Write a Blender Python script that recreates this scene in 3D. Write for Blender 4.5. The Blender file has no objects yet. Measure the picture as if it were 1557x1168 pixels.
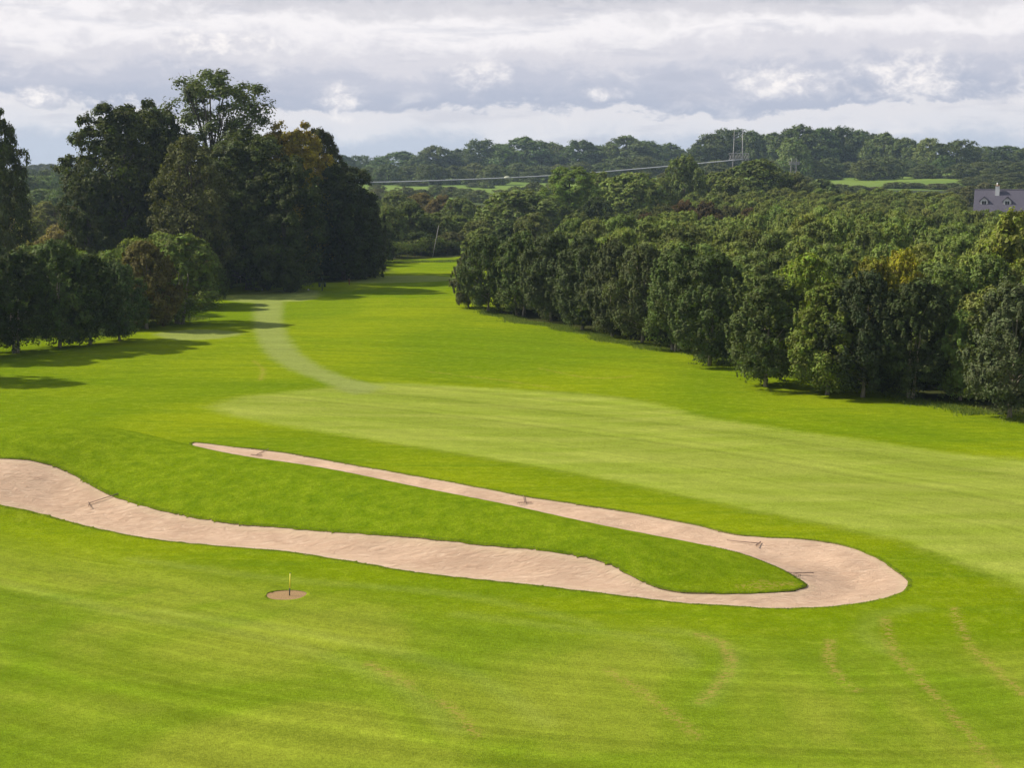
import bpy, math, random
import numpy as np
from mathutils import Vector, Matrix

random.seed(7)
RNG = np.random.default_rng(11)
R = math.radians
scene = bpy.context.scene
COL = scene.collection

# ------------------------------------------------------------------ camera geometry
F = 2300.0; CX = 778.5; CY = 584.0; HC = 15.0
PITCH = math.atan(334.0 / F)
CP, SP = math.cos(PITCH), math.sin(PITCH)

def ray(px, py):
    X = (px - CX) / F; Y = -(py - CY) / F
    return np.array([X, CP + Y * SP, -SP + Y * CP])

def at_depth(px, py, D):
    d = ray(px, py); t = D / d[1]
    return np.array([d[0] * t, D, HC + d[2] * t])

def at_height(px, py, z):
    d = ray(px, py); t = (z - HC) / d[2]
    return np.array([d[0] * t, d[1] * t, z])

# ------------------------------------------------------------------ helpers: curves and distances
def catmull(P, closed, step):
    P = [np.array(p, float) for p in P]; n = len(P); out = []
    rng_ = range(n if closed else n - 1)
    for i in rng_:
        if closed:
            a, b, c, d = P[(i - 1) % n], P[i], P[(i + 1) % n], P[(i + 2) % n]
        else:
            a, b, c, d = P[max(i - 1, 0)], P[i], P[i + 1], P[min(i + 2, n - 1)]
        k = max(1, int(np.linalg.norm((c - b)[:2]) / step))
        for j in range(k):
            t = j / k
            out.append(0.5 * ((2 * b) + (-a + c) * t + (2 * a - 5 * b + 4 * c - d) * t * t + (-a + 3 * b - 3 * c + d) * t ** 3))
    if not closed: out.append(P[-1])
    return np.array(out)

def seg_dist(x, y, P, closed):
    """distance, nearest point, arclength parameter, side for flat arrays x, y"""
    n = len(P); best = np.full(x.shape, 1e18); nx = np.zeros_like(x); ny = np.zeros_like(x)
    par = np.zeros_like(x); side = np.zeros_like(x); inside = np.zeros(x.shape, bool)
    for i in range(n if closed else n - 1):
        ax, ay = P[i][0], P[i][1]; bx, by = P[(i + 1) % n][0], P[(i + 1) % n][1]
        dx, dy = bx - ax, by - ay; L = dx * dx + dy * dy + 1e-12
        t = np.clip(((x - ax) * dx + (y - ay) * dy) / L, 0, 1)
        qx, qy = ax + t * dx, ay + t * dy
        d = (x - qx) ** 2 + (y - qy) ** 2
        m = d < best
        best = np.where(m, d, best); nx = np.where(m, qx, nx); ny = np.where(m, qy, ny)
        par = np.where(m, i + t, par)
        side = np.where(m, dx * (y - ay) - dy * (x - ax), side)
        if closed:
            c = ((ay > y) != (by > y)) & (x < (bx - ax) * (y - ay) / (by - ay + 1e-20) + ax)
            inside ^= c
    d = np.sqrt(best)
    return d, nx, ny, par, side, inside

def sstep(a, b, x):
    t = np.clip((x - a) / (b - a), 0, 1); return t * t * (3 - 2 * t)

# ------------------------------------------------------------------ terrain height
YK = np.array([0, 240, 350, 450, 560, 600, 650, 700, 750, 800, 900, 1000, 1100, 1250, 1500, 2200, 6000.])
ZFL = np.array([0, 0, 0, 0, 1, 1.5, 2, 3, 4, 5, 6, 8, 8.5, 7, 2, -4, -10.])        # far left
ZL = np.array([0, 0, .8, 1.2, 1.9, 2.5, 3.9, 5.2, 6.6, 7.2, 7.6, 6.5, 5, 2, -3, -6, -10.])  # left / middle
ZR = np.array([0, .3, 3, 4, 6, 7.6, 9.4, 11.2, 11.9, 12, 10, 7.5, 5, 2, -3, -6, -10.])      # right

def far_z(x, y):
    u = x / np.maximum(y, 1.0)
    a = np.interp(y, YK, ZFL); b = np.interp(y, YK, ZL); c = np.interp(y, YK, ZR)
    w1 = sstep(-.30, -.20, u); w2 = sstep(0.02, .18, u)
    return a * (1 - w1) + (b * (1 - w2) + c * w2) * w1

CREST_PX = [(-260, 652, 2.3), (-80, 652, 2.4), (60, 650, 2.6), (150, 651, 2.55), (240, 671, 2.15), (330, 688, 2.0),
            (480, 709, 1.9), (620, 738, 1.75), (760, 765, 1.6), (880, 792, 1.4), (1000, 817, 1.15), (1100, 838, .85), (1180, 866, .45), (1222, 889, .05)]
CREST = catmull([at_height(*c) for c in CREST_PX], False, 1.2)
CREST_H = CREST[:, 2]
NCR = len(CREST)

def mound_z(x, y):
    x = np.asarray(x, float); y = np.asarray(y, float)
    shp = x.shape; xf = x.ravel(); yf = y.ravel(); out = np.zeros_like(xf)
    m = (yf > 35) & (yf < 105) & (xf > -60) & (xf < 30)
    if m.any():
        d, _, _, par, side, _ = seg_dist(xf[m], yf[m], CREST, False)
        i0 = np.clip(par.astype(int), 0, NCR - 2); fr = par - i0
        Hc = CREST_H[i0] * (1 - fr) + CREST_H[i0 + 1] * fr
        s = par / (NCR - 1)
        wf = np.interp(s, [0, .25, .45, .7, .9, 1], [8.6, 8.6, 7.2, 5.4, 3.8, 2.8])
        wb = np.interp(s, [0, .25, .45, .7, .9, 1], [6.0, 5.2, 3.2, 3.0, 2.6, 2.0])
        w = np.where(side > 0, wb, wf)
        q = np.clip(d / w, 0, 1)
        prof = (1 - q * q) ** 1.15
        out[m] = Hc * prof
    return out.reshape(shp)

_gx = np.arange(-62, 34, .5); _gy = np.arange(34, 108, .5)
_GX, _GY = np.meshgrid(_gx, _gy); _G = mound_z(_GX, _GY)
_k = np.exp(-.5 * (np.arange(-6, 7) * .5 / 1.0) ** 2); _k /= _k.sum()
_G = np.apply_along_axis(lambda v: np.convolve(v, _k, 'same'), 0, _G); _G = np.apply_along_axis(lambda v: np.convolve(v, _k, 'same'), 1, _G)
def mound_z(x, y):
    u = np.clip((np.asarray(x, float) + 62) / .5, 0, len(_gx) - 1.001); v = np.clip((np.asarray(y, float) - 34) / .5, 0, len(_gy) - 1.001)
    i = u.astype(int); j = v.astype(int); a = u - i; b = v - j
    a = a * a * (3 - 2 * a) * .0 + a
    return (_G[j, i] * (1 - a) + _G[j, i + 1] * a) * (1 - b) + (_G[j + 1, i] * (1 - a) + _G[j + 1, i + 1] * a) * b

_m = (CREST[:, 0] > -24) & (CREST_H > .6)
_G *= float(np.mean(CREST_H[_m] / mound_z(CREST[_m, 0], CREST[_m, 1])))

def undul(x, y):
    a = np.sin(x * .071 + 1.3) * np.sin(y * .043 + .4) * .18 + np.sin(x * .031 - y * .027) * .22 + np.sin(x * .16 + y * .09 + 2) * .05
    a = a + np.sin(y * .12 + .9 * np.sin(x * .05)) * .10 * sstep(90, 130, y)
    return a * (1 - .75 * sstep(120, 60, y)) 

def hgt(x, y):
    x = np.asarray(x, float); y = np.asarray(y, float)
    return mound_z(x, y) + undul(x, y) + far_z(x, y)

TS = np.concatenate([np.arange(30, 110, .12), np.arange(110, 300, .5), np.arange(300, 2500, 3)])
def hit(px, py):
    d = ray(px, py); t = TS / d[1]
    x = d[0] * t; z = HC + d[2] * t
    g = z - hgt(x, TS)
    k = np.argmax(g < 0)
    if g[k] >= 0: k = len(TS) - 1
    if k == 0: k = 1
    f = g[k - 1] / (g[k - 1] - g[k] + 1e-9)
    Y = TS[k - 1] + (TS[k] - TS[k - 1]) * f
    return np.array([d[0] * Y / d[1], Y])

def gz(x, y): return float(hgt(np.array([x]), np.array([y]))[0])

# ------------------------------------------------------------------ tagging
def tag(o, label=None, cat=None, group=None, kind=None):
    if label: o['label'] = label
    if cat: o['category'] = cat
    if group: o['group'] = group
    if kind: o['kind'] = kind
    return o

def empty(name, loc, label, cat, group=None, rz=0, scale=None):
    o = bpy.data.objects.new(name, None); COL.objects.link(o)
    o.empty_display_size = .3
    o.location = loc; o.rotation_euler = (0, 0, rz)
    if scale: o.scale = scale
    return tag(o, label, cat, group)

def link(name, me, parent=None):
    o = bpy.data.objects.new(name, me); COL.objects.link(o)
    if parent: o.parent = parent
    return o

def np_mesh(name, verts, faces, mats=(), smooth=False, fattr=None, vattr=None, matidx=None):
    """faces: (n,3) or (n,4) int array, or list of such arrays"""
    me = bpy.data.meshes.new(name)
    fl = faces if isinstance(faces, list) else [faces]
    fl = [np.asarray(f, np.int32) for f in fl if len(f)]
    nl = sum(f.size for f in fl); nf = sum(len(f) for f in fl)
    me.vertices.add(len(verts)); me.vertices.foreach_set('co', np.asarray(verts, np.float32).ravel())
    me.loops.add(nl); me.loops.foreach_set('vertex_index', np.concatenate([f.ravel() for f in fl]))
    tot = np.concatenate([np.full(len(f), f.shape[1], np.int32) for f in fl])
    st = np.concatenate([[0], np.cumsum(tot)[:-1]]).astype(np.int32)
    me.polygons.add(nf); me.polygons.foreach_set('loop_start', st)
    me.polygons.foreach_set('use_smooth', np.full(nf, smooth, bool))
    for m in mats: me.materials.append(m)
    if matidx is not None: me.polygons.foreach_set('material_index', np.asarray(matidx, np.int32))
    for k, a in (fattr or {}).items():
        me.attributes.new(k, 'FLOAT', 'FACE').data.foreach_set('value', np.asarray(a, np.float32))
    for k, a in (vattr or {}).items():
        me.attributes.new(k, 'FLOAT', 'POINT').data.foreach_set('value', np.asarray(a, np.float32))
    me.update(calc_edges=True)
    return me

class MB:
    """collects boxes, tubes, polygons into ONE mesh"""
    def __init__(s): s.v = []; s.f = []
    def add(s, vs, fs):
        b = len(s.v); s.v += [tuple(map(float, v)) for v in vs]; s.f += [tuple(b + i for i in f) for f in fs]; return s
    def box(s, c, d, rz=0, taper=1.0):
        x, y, z = d[0] / 2, d[1] / 2, d[2] / 2; k = taper
        pts = [(-x, -y, -z), (x, -y, -z), (x, y, -z), (-x, y, -z), (-x * k, -y * k, z), (x * k, -y * k, z), (x * k, y * k, z), (-x * k, y * k, z)]
        cr, sr = math.cos(rz), math.sin(rz)
        pts = [(c[0] + px * cr - py * sr, c[1] + px * sr + py * cr, c[2] + pz) for px, py, pz in pts]
        return s.add(pts, [(0, 3, 2, 1), (4, 5, 6, 7), (0, 1, 5, 4), (1, 2, 6, 5), (2, 3, 7, 6), (3, 0, 4, 7)])
    def tube(s, P, r, n=6, cap=True):
        P = [Vector(p) for p in P]; rs = r if isinstance(r, (list, tuple)) else [r] * len(P)
        b = len(s.v); ref = Vector((0.13, 0.97, .2))
        for i, p in enumerate(P):
            t = (P[min(i + 1, len(P) - 1)] - P[max(i - 1, 0)]).normalized()
            if abs(t.dot(ref)) > .95: ref = Vector((.9, .1, .2))
            u = t.cross(ref).normalized(); w = t.cross(u)
            for k in range(n):
                a = 2 * math.pi * k / n
                s.v.append(tuple(p + (u * math.cos(a) + w * math.sin(a)) * rs[i]))
        for i in range(len(P) - 1):
            for k in range(n):
                a = b + i * n + k; c = b + i * n + (k + 1) % n
                s.f.append((a, c, c + n, a + n))
        if cap:
            s.f.append(tuple(b + k for k in range(n))[::-1])
            s.f.append(tuple(b + (len(P) - 1) * n + k for k in range(n)))
        return s
    def mesh(s, name, mat, smooth=False):
        me = bpy.data.meshes.new(name); me.from_pydata(s.v, [], s.f); me.materials.append(mat)
        if smooth:
            me.polygons.foreach_set('use_smooth', [True] * len(me.polygons))
        me.update(); return me
    def build(s, name, mat, parent=None, smooth=False): return link(name, s.mesh(name, mat, smooth), parent)

# ------------------------------------------------------------------ materials
class NT:
    def __init__(s, name):
        s.m = bpy.data.materials.new(name); s.m.use_nodes = True; s.t = s.m.node_tree; s.t.nodes.clear()
        s.out = s.n('ShaderNodeOutputMaterial')
    def n(s, typ, **kw):
        nd = s.t.nodes.new(typ)
        for k, v in kw.items(): setattr(nd, k, v)
        return nd
    def l(s, a, b): s.t.links.new(a, b)
    def val(s, sock, v):
        if hasattr(v, 'is_linked') or hasattr(v, 'links'): s.l(v, sock)
        else: sock.default_value = v
    def math(s, op, a, b=None, c=None, clamp=False):
        nd = s.n('ShaderNodeMath', operation=op); nd.use_clamp = clamp
        s.val(nd.inputs[0], a)
        if b is not None: s.val(nd.inputs[1], b)
        if c is not None: s.val(nd.inputs[2], c)
        return nd.outputs[0]
    def ramp(s, fac, lo, hi, a=0.0, b=1.0):
        nd = s.n('ShaderNodeMapRange'); nd.interpolation_type = 'SMOOTHSTEP'
        s.val(nd.inputs[0], fac); nd.inputs[1].default_value = lo; nd.inputs[2].default_value = hi
        nd.inputs[3].default_value = a; nd.inputs[4].default_value = b
        return nd.outputs[0]
    def mix(s, fac, a, b, blend='MIX'):
        nd = s.n('ShaderNodeMix', data_type='RGBA', blend_type=blend)
        s.val(nd.inputs[0], fac)
        for k, v in ((6, a), (7, b)):
            if isinstance(v, tuple): nd.inputs[k].default_value = (*v[:3], 1)
            else: s.l(v, nd.inputs[k])
        return nd.outputs[2]
    def noise(s, vec, scale, detail=4, rough=.55, dist=0, dims='3D'):
        nd = s.n('ShaderNodeTexNoise', noise_dimensions=dims)
        if dims == '1D': s.val(nd.inputs['W'], vec)
        elif vec is not None: s.l(vec, nd.inputs['Vector'])
        nd.inputs['Scale'].default_value = scale; nd.inputs['Detail'].default_value = detail
        nd.inputs['Roughness'].default_value = rough; nd.inputs['Distortion'].default_value = dist
        return nd.outputs['Fac']
    def attr(s, name, what='Fac'):
        return s.n('ShaderNodeAttribute', attribute_name=name).outputs[what]
    def mapv(s, vec, scale=(1, 1, 1), rot=(0, 0, 0)):
        nd = s.n('ShaderNodeMapping'); nd.inputs['Scale'].default_value = scale; nd.inputs['Rotation'].default_value = rot
        s.l(vec, nd.inputs['Vector']); return nd.outputs[0]
    def principled(s, color, rough=.8, spec=.2, normal=None, metallic=0):
        p = s.n('ShaderNodeBsdfPrincipled')
        if isinstance(color, tuple): p.inputs['Base Color'].default_value = (*color[:3], 1)
        else: s.l(color, p.inputs['Base Color'])
        s.val(p.inputs['Roughness'], rough); p.inputs['Specular IOR Level'].default_value = spec
        p.inputs['Metallic'].default_value = metallic
        if normal is not None: s.l(normal, p.inputs['Normal'])
        return p.outputs[0]
    def bump(s, h, strength=.5, dist=.05):
        b = s.n('ShaderNodeBump'); b.inputs['Strength'].default_value = strength; b.inputs['Distance'].default_value = dist
        s.l(h, b.inputs['Height']); return b.outputs[0]
    def done(s, sh): s.l(sh, s.out.inputs['Surface']); return s.m

def simple(name, col, rough=.7, spec=.3, var=.12, scale=8.0, metallic=0):
    t = NT(name); co = t.n('ShaderNodeTexCoord').outputs['Object']
    n = t.noise(co, scale, 5)
    lo = tuple(c * (1 - var) for c in col); hi = tuple(min(1, c * (1 + var)) for c in col)
    c = t.mix(t.ramp(n, .3, .7), lo, hi)
    return t.done(t.principled(c, rough, spec, t.bump(n, .3, .01), metallic))

def leaf_mat():
    t = NT('leaf_foliage')
    oi = t.n('ShaderNodeObjectInfo')
    r1 = t.attr('lv'); r2 = t.attr('cv')
    co = t.n('ShaderNodeTexCoord').outputs['Object']
    base = oi.outputs['Color']
    hs = t.n('ShaderNodeHueSaturation')
    t.l(base, hs.inputs['Color'])
    t.l(t.math('MULTIPLY_ADD', t.math('SUBTRACT', r2, .5), .035, .5), hs.inputs['Hue'])
    t.l(t.math('MULTIPLY_ADD', r1, .3, .82), hs.inputs['Saturation'])
    v = t.math('ADD', t.math('MULTIPLY_ADD', r1, .85, 1.0), t.math('MULTIPLY', r2, .9))
    v = t.math('MULTIPLY', v, t.math('MULTIPLY_ADD', oi.outputs['Random'], .25, .87))
    t.l(v, hs.inputs['Value'])
    # a share of clumps turning (autumn), strength from object alpha
    alpha = oi.outputs['Alpha']
    turn = t.math('LESS_THAN', t.math('ADD', t.math('MULTIPLY', r2, .8), t.math('MULTIPLY', r1, .2)), t.math('SUBTRACT', 1.0, alpha))
    c = t.mix(t.math('MULTIPLY', turn, .75), t.mix(1.0, hs.outputs[0], (1.24, 1.04, .78), 'MULTIPLY'), (.095, .065, .022))
    p = t.principled(c, .6, .10)
    tr = t.n('ShaderNodeBsdfTranslucent')
    t.l(t.mix(1.0, c, (1.6, 1.7, .4), 'MULTIPLY'), tr.inputs['Color'])
    mx = t.n('ShaderNodeMixShader'); mx.inputs[0].default_value = .22
    t.l(p, mx.inputs[1]); t.l(tr.outputs[0], mx.inputs[2])
    return t.done(mx.outputs[0])

def bark_mat(name, col):
    t = NT(name); co = t.n('ShaderNodeTexCoord').outputs['Object']
    n = t.noise(t.mapv(co, (9, 9, 1.6)), 1.0, 6, .65)
    c = t.mix(t.ramp(n, .3, .7), tuple(c * .5 for c in col), tuple(c * 1.3 for c in col))
    return t.done(t.principled(c, .9, .1, t.bump(n, .7, .03)))

def turf_mat():
    t = NT('turf_grass')
    co = t.n('ShaderNodeNewGeometry').outputs['Position']
    fw = t.attr('fw'); pth = t.attr('pth'); brown = t.attr('brown'); pale = t.attr('pale'); under = t.attr('under'); mow = t.attr('mowd'); mow2 = t.attr('mowf')
    near = t.attr('near')
    edge = t.noise(co, 1.3, 3)
    fwm = t.ramp(t.math('ADD', fw, t.math('MULTIPLY', t.math('SUBTRACT', edge, .5), 1.6)), -.9, .9)
    pm = t.ramp(t.math('ADD', pth, t.math('MULTIPLY', t.math('SUBTRACT', edge, .5), 1.2)), -.6, .6)
    big = t.noise(co, .045, 4, .55, .6)
    mid = t.noise(t.mapv(co, (.12, .95, .5), (0, 0, .10)), 1.0, 6, .65, .8)
    clump = t.noise(co, 1.7, 5, .62)
    fine = t.noise(co, 9.0, 5, .7)
    blade = t.noise(t.mapv(co, (34, 13, 20), (0, 0, .35)), 1.0, 4, .7)
    rough = t.mix(t.ramp(big, .34, .66), (.120, .182, .003), (.188, .236, .004))
    rough = t.mix(t.math('MULTIPLY', t.ramp(mid, .44, .72), .6), rough, (.085, .150, .005))
    rough = t.mix(t.math('MULTIPLY', t.ramp(clump, .45, .75), .35), rough, (.215, .250, .022))
    fair = t.mix(t.ramp(t.noise(t.mapv(co, (.1, .5, .5), (0, 0, -.45)), 1.0, 5, .6), .35, .68), (.190, .240, .026), (.250, .285, .046))
    # close-mown approach ground: same turf, shorter and greyer
    nearc = t.mix(t.ramp(t.noise(co, .11, 4, .6, .8), .36, .64), (.125, .190, .009), (.205, .240, .024))
    c = t.mix(near, rough, nearc)
    ml = t.attr('mnd')
    c = t.mix(t.math('MULTIPLY', t.ramp(ml, .15, .9), .8), c, t.mix(t.ramp(clump, .3, .7), (.100, .165, .004), (.148, .208, .007)))
    c = t.mix(fwm, c, fair)
    c = t.mix(t.math('MULTIPLY', pm, .85), c, (.215, .25, .065))
    # mower lines
    s1 = t.noise(mow, .95, 3, .6, dims='1D')
    s2 = t.noise(mow2, .38, 5, .68, dims='1D')
    st = t.math('MULTIPLY', t.math('SUBTRACT', s1, .5), t.math('MULTIPLY', near, 1.2))
    st = t.math('ADD', st, t.math('MULTIPLY', t.math('SUBTRACT', s2, .5), t.math('MULTIPLY_ADD', fwm, 1.0, .7)))
    br = t.math('MULTIPLY_ADD', st, .62, 1.0)
    br = t.math('MULTIPLY', br, t.math('MULTIPLY_ADD', t.math('SUBTRACT', fine, .5), 1.2, 1.0))
    br = t.math('MULTIPLY', br, t.math('MULTIPLY_ADD', t.math('SUBTRACT', blade, .5), 1.3, 1.0))
    br = t.math('MULTIPLY', br, t.math('MULTIPLY_ADD', t.math('SUBTRACT', clump, .5), .45, 1.0))
    ln = t.math('MAXIMUM', t.math('MULTIPLY', near, t.ramp(t.noise(mow, 1.9, 2, .5, dims='1D'), .56, .68)), t.math('MULTIPLY', fwm, t.ramp(t.noise(mow2, 1.3, 2, .5, dims='1D'), .56, .68)))
    br = t.math('MULTIPLY', br, t.math('MULTIPLY_ADD', ln, t.math('MULTIPLY', t.ramp(t.noise(co, .12, 2), .4, .6), .11), 1.0))
    c = t.mix(t.math('MULTIPLY', t.ramp(pale, .0, 1.0), .13), c, (.30, .33, .085))
    hs = t.n('ShaderNodeHueSaturation'); t.l(c, hs.inputs['Color']); t.l(br, hs.inputs['Value'])
    c = hs.outputs[0]
    # undergrowth floor beneath the woods
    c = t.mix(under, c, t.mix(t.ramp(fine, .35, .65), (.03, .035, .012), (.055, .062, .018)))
    # dry clippings: trails and stray flecks
    fl = t.noise(t.mapv(co, (6, 10, 8)), 1.0, 4, .75)
    bm = t.math('MULTIPLY', brown, t.math('MULTIPLY', t.ramp(fl, .48, .55), t.ramp(t.noise(co, .7, 3, .6), .32, .47)))
    sp = t.math('MULTIPLY', t.ramp(t.noise(co, 3.4, 6, .78), .655, .72), t.ramp(t.noise(co, .22, 3), .47, .62))
    bm = t.math('MAXIMUM', bm, t.math('MULTIPLY', sp, .6))
    c = t.mix(t.math('MULTIPLY', bm, .7), c, (.33, .225, .065))
    h = t.math('ADD', t.math('MULTIPLY', fine, .6), t.math('ADD', blade, t.math('MULTIPLY', clump, .8)))
    sh = t.principled(c, 1.0, 0.0, t.bump(h, .6, .06))
    return t.done(sh)

def sand_mat():
    t = NT('bunker_sand'); co = t.n('ShaderNodeNewGeometry').outputs['Position']
    big = t.noise(co, .35, 4, .6, .5); fine = t.noise(co, 14, 5, .75)
    tex = t.noise(t.mapv(co, (1.1, 3.6, 2), (0, 0, .5)), 1.6, 5, .7, 1.2)
    e = t.attr('edge')
    rk = t.n('ShaderNodeTexWave'); rk.wave_type = 'BANDS'; t.l(t.mapv(co, (1, 1, 1), (0, 0, .9)), rk.inputs['Vector'])
    rk.inputs['Scale'].default_value = 3.2; rk.inputs['Distortion'].default_value = 7; rk.inputs['Detail'].default_value = 4; rk.inputs['Detail Scale'].default_value = 1.4
    c = t.mix(t.ramp(big, .3, .7), (.50, .345, .24), (.61, .43, .305))
    c = t.mix(t.math('MULTIPLY', t.ramp(tex, .5, .72), .6), c, (.39, .25, .165))
    c = t.mix(t.math('MULTIPLY', t.ramp(tex, .5, .3), .5), c, (.70, .54, .40))
    c = t.mix(t.math('MULTIPLY', t.ramp(t.noise(co, 7, 4, .8), .68, .74), .5), c, (.26, .17, .10))
    c = t.mix(t.math('MULTIPLY', t.ramp(e, .5, 0), .35), c, (.58, .47, .30))
    h = t.math('ADD', t.math('MULTIPLY', rk.outputs['Fac'], .10), t.math('ADD', t.math('MULTIPLY', tex, 1.3), t.math('MULTIPLY', fine, .5)))
    return t.done(t.principled(c, 1.0, 0.0, t.bump(h, .9, .12)))

M = {}
M['leaf'] = leaf_mat()
M['bark'] = bark_mat('grey_bark', (.10, .085, .065))
M['pale_bark'] = bark_mat('pale_bark', (.30, .26, .20))
M['turf'] = turf_mat()
M['sand'] = sand_mat()
M['soil'] = simple('dark_soil', (.13, .10, .05), .95, .05, .5, 12)
M['patch'] = simple('worn_soil', (.27, .175, .085), .95, .05, .35, 30)
M['hillgrass'] = None
M['yellow'] = simple('yellow_paint', (.85, .74, .08), .4, .4, .05, 30)
M['black'] = simple('black_paint', (.03, .035, .03), .5, .4, .1, 30)
M['wood'] = simple('weathered_wood', (.20, .15, .10), .85, .1, .25, 20)
M['rakehead'] = simple('rake_head', (.22, .14, .10), .6, .3, .15, 20)
M['rakepole'] = simple('rake_handle', (.20, .13, .09), .6, .3, .15, 20)
M['white'] = simple('white_paint', (.78, .77, .74), .5, .3, .04, 12)
M['render'] = simple('painted_render', (.62, .58, .56), .85, .1, .08, 2)
M['slate'] = None
M['glass'] = simple('dark_window_glass', (.03, .028, .03), .08, .8, .1, 3)
M['clay'] = simple('clay_pot', (.45, .24, .15), .8, .1, .12, 9)
M['steel'] = simple('galvanised_steel', (.32, .31, .30), .5, .4, .1, 5)
M['cable'] = simple('bare_cable', (.55, .56, .57), .45, .5, .06, 2)
M['greenbin'] = simple('dark_green_plastic', (.02, .035, .02), .5, .4, .1, 9)
M['redpost'] = simple('red_brown_post', (.16, .05, .02), .7, .2, .15, 9)

def slate_mat():
    t = NT('roof_slate'); co = t.n('ShaderNodeTexCoord').outputs['Object']
    b = t.n('ShaderNodeTexBrick'); t.l(t.mapv(co, (1, 1, 1.3), (R(90), 0, 0)), b.inputs['Vector'])
    b.inputs['Scale'].default_value = 3.2; b.inputs['Color1'].default_value = (.075, .07, .095, 1); b.inputs['Color2'].default_value = (.10, .092, .122, 1)
    b.inputs['Mortar'].default_value = (.045, .04, .055, 1); b.inputs['Mortar Size'].default_value = .03
    n = t.noise(co, 1.2, 4)
    c = t.mix(t.math('MULTIPLY', n, .4), b.outputs['Color'], (.12, .115, .14))
    return t.done(t.principled(c, .75, .2))
M['slate'] = slate_mat()

def hill_mat():
    t = NT('hill_pasture'); co = t.n('ShaderNodeNewGeometry').outputs['Position']
    n = t.noise(co, .02, 5, .6); f = t.noise(co, .5, 4, .7)
    c = t.mix(t.ramp(n, .35, .65), (.095, .155, .018), (.13, .19, .026))
    c = t.mix(t.math('MULTIPLY', t.ramp(f, .4, .7), .35), c, (.18, .22, .06))
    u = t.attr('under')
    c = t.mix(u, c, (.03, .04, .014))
    return t.done(t.principled(c, .9, .1, t.bump(f, .5, .3)))
M['hill'] = hill_mat()

# ------------------------------------------------------------------ outlines traced on the terrain
def trace(pts): return [hit(*p) for p in pts]

def crest_back(px_from, px_to, off):
    """world polyline just behind the crest, from crest pixel columns"""
    out = []
    for p in CREST:
        px = CX + F * p[0] / (p[1] * CP - (p[2] - HC) * SP)
        o = off + max(0, p[2] - .45) * 2.0
        if px_from <= px <= px_to: out.append((p[0] + .15 * o, p[1] + o))
    return out

upper_edge = trace([(292, 676), (350, 679), (430, 688), (520, 704), (610, 720), (700, 736), (800, 755), (880, 767), (950, 778), (1010, 789), (1060, 799), (1110, 811), (1160, 817), (1220, 820), (1275, 828), (1325, 845), (1362, 868), (1380, 886),
                     (1366, 902), (1320, 915), (1250, 923), (1180, 925), (1110, 921), (1040, 917), (950, 906), (850, 894), (740, 882), (640, 871), (520, 851), (420, 837), (320, 829), (230, 819), (140, 802), (70, 783), (0, 767), (-90, 752), (-190, 742)])
left_close = trace([(-200, 705)])
low_top = trace([(-100, 697), (0, 697), (45, 700), (88, 711), (122, 729), (158, 748), (205, 766), (262, 781), (330, 793), (400, 800), (480, 807), (560, 813), (640, 818), (720, 828), (790, 834), (850, 841), (900, 850), (935, 862), (965, 880), (1005, 895), (1050, 901), (1100, 903), (1150, 902)])
tip = trace([(1200, 899), (1226, 892), (1222, 884)])
back = crest_back(350, 1195, .55)[::-1]
back = back[::2]
BUNK = upper_edge + left_close + low_top + tip + [np.array(p) for p in back]
BUNK = catmull(BUNK, True, .22)[:, :2]
_j = RNG.normal(0, .012, BUNK.shape); _j = _j + np.roll(_j, 1, 0); BUNK = BUNK + _j
_pc = hit(435, 905)
SOIL = np.array([(_pc[0] + .70 * math.cos(a) * (1 + .06 * math.sin(3 * a)), _pc[1] + .66 * math.sin(a) * (1 + .07 * math.cos(2 * a))) for a in np.linspace(0, 2 * math.pi, 40, endpoint=False)])

FAIR = catmull(trace([(318, 618), (360, 604), (430, 597), (500, 590), (545, 583), (600, 582), (700, 588), (800, 593), (900, 600), (990, 612), (1060, 632), (1180, 652), (1300, 668), (1450, 690), (1700, 722), (1950, 900), (1750, 960), (1557, 893), (1450, 852), (1370, 822), (1250, 797), (1150, 777), (1000, 745), (850, 715), (700, 690), (560, 668), (420, 645), (350, 632)]), True, 2.0)[:, :2]
PATH = catmull(trace([(392, 446), (428, 446), (430, 490), (446, 525), (484, 556), (540, 578), (585, 588), (540, 600), (490, 580), (430, 556), (398, 528), (386, 490)]), True, 1.5)[:, :2]
TEE = catmull(trace([(330, 452), (372, 446), (420, 441), (468, 440), (487, 446), (474, 456), (430, 459), (370, 460)]), True, 1.5)[:, :2]
TEE2 = catmull(trace([(235, 508), (290, 501), (345, 503), (368, 508), (330, 515), (270, 517)]), True, 1.5)[:, :2]
TEE3 = catmull(trace([(490, 423), (560, 420), (650, 419), (700, 424), (640, 429), (540, 430)]), True, 1.5)[:, :2]
TRAILS = [[(1345, 940), (1352, 975), (1372, 1008), (1405, 1040), (1440, 1078), (1475, 1120), (1510, 1165), (1530, 1190)],
          [(1262, 975), (1260, 1005), (1285, 1040), (1300, 1050)],
          [(1450, 925), (1475, 985), (1510, 1015), (1560, 1060)],
          [(1060, 965), (1100, 978), (1112, 1005), (1095, 1040), (1065, 1068)],
          [(560, 1010), (640, 1050), (690, 1080), (725, 1120)],
          [(385, 548), (400, 562), (396, 578)],
          [(925, 1020), (1000, 1070), (1060, 1120)],
          [(820, 560), (900, 575), (960, 572)], [(1135, 891), (1160, 885), (1180, 890), (1205, 888)], [(1125, 893), (1150, 894), (1180, 893)],
          [(650, 565), (760, 578), (840, 590)]]
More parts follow.
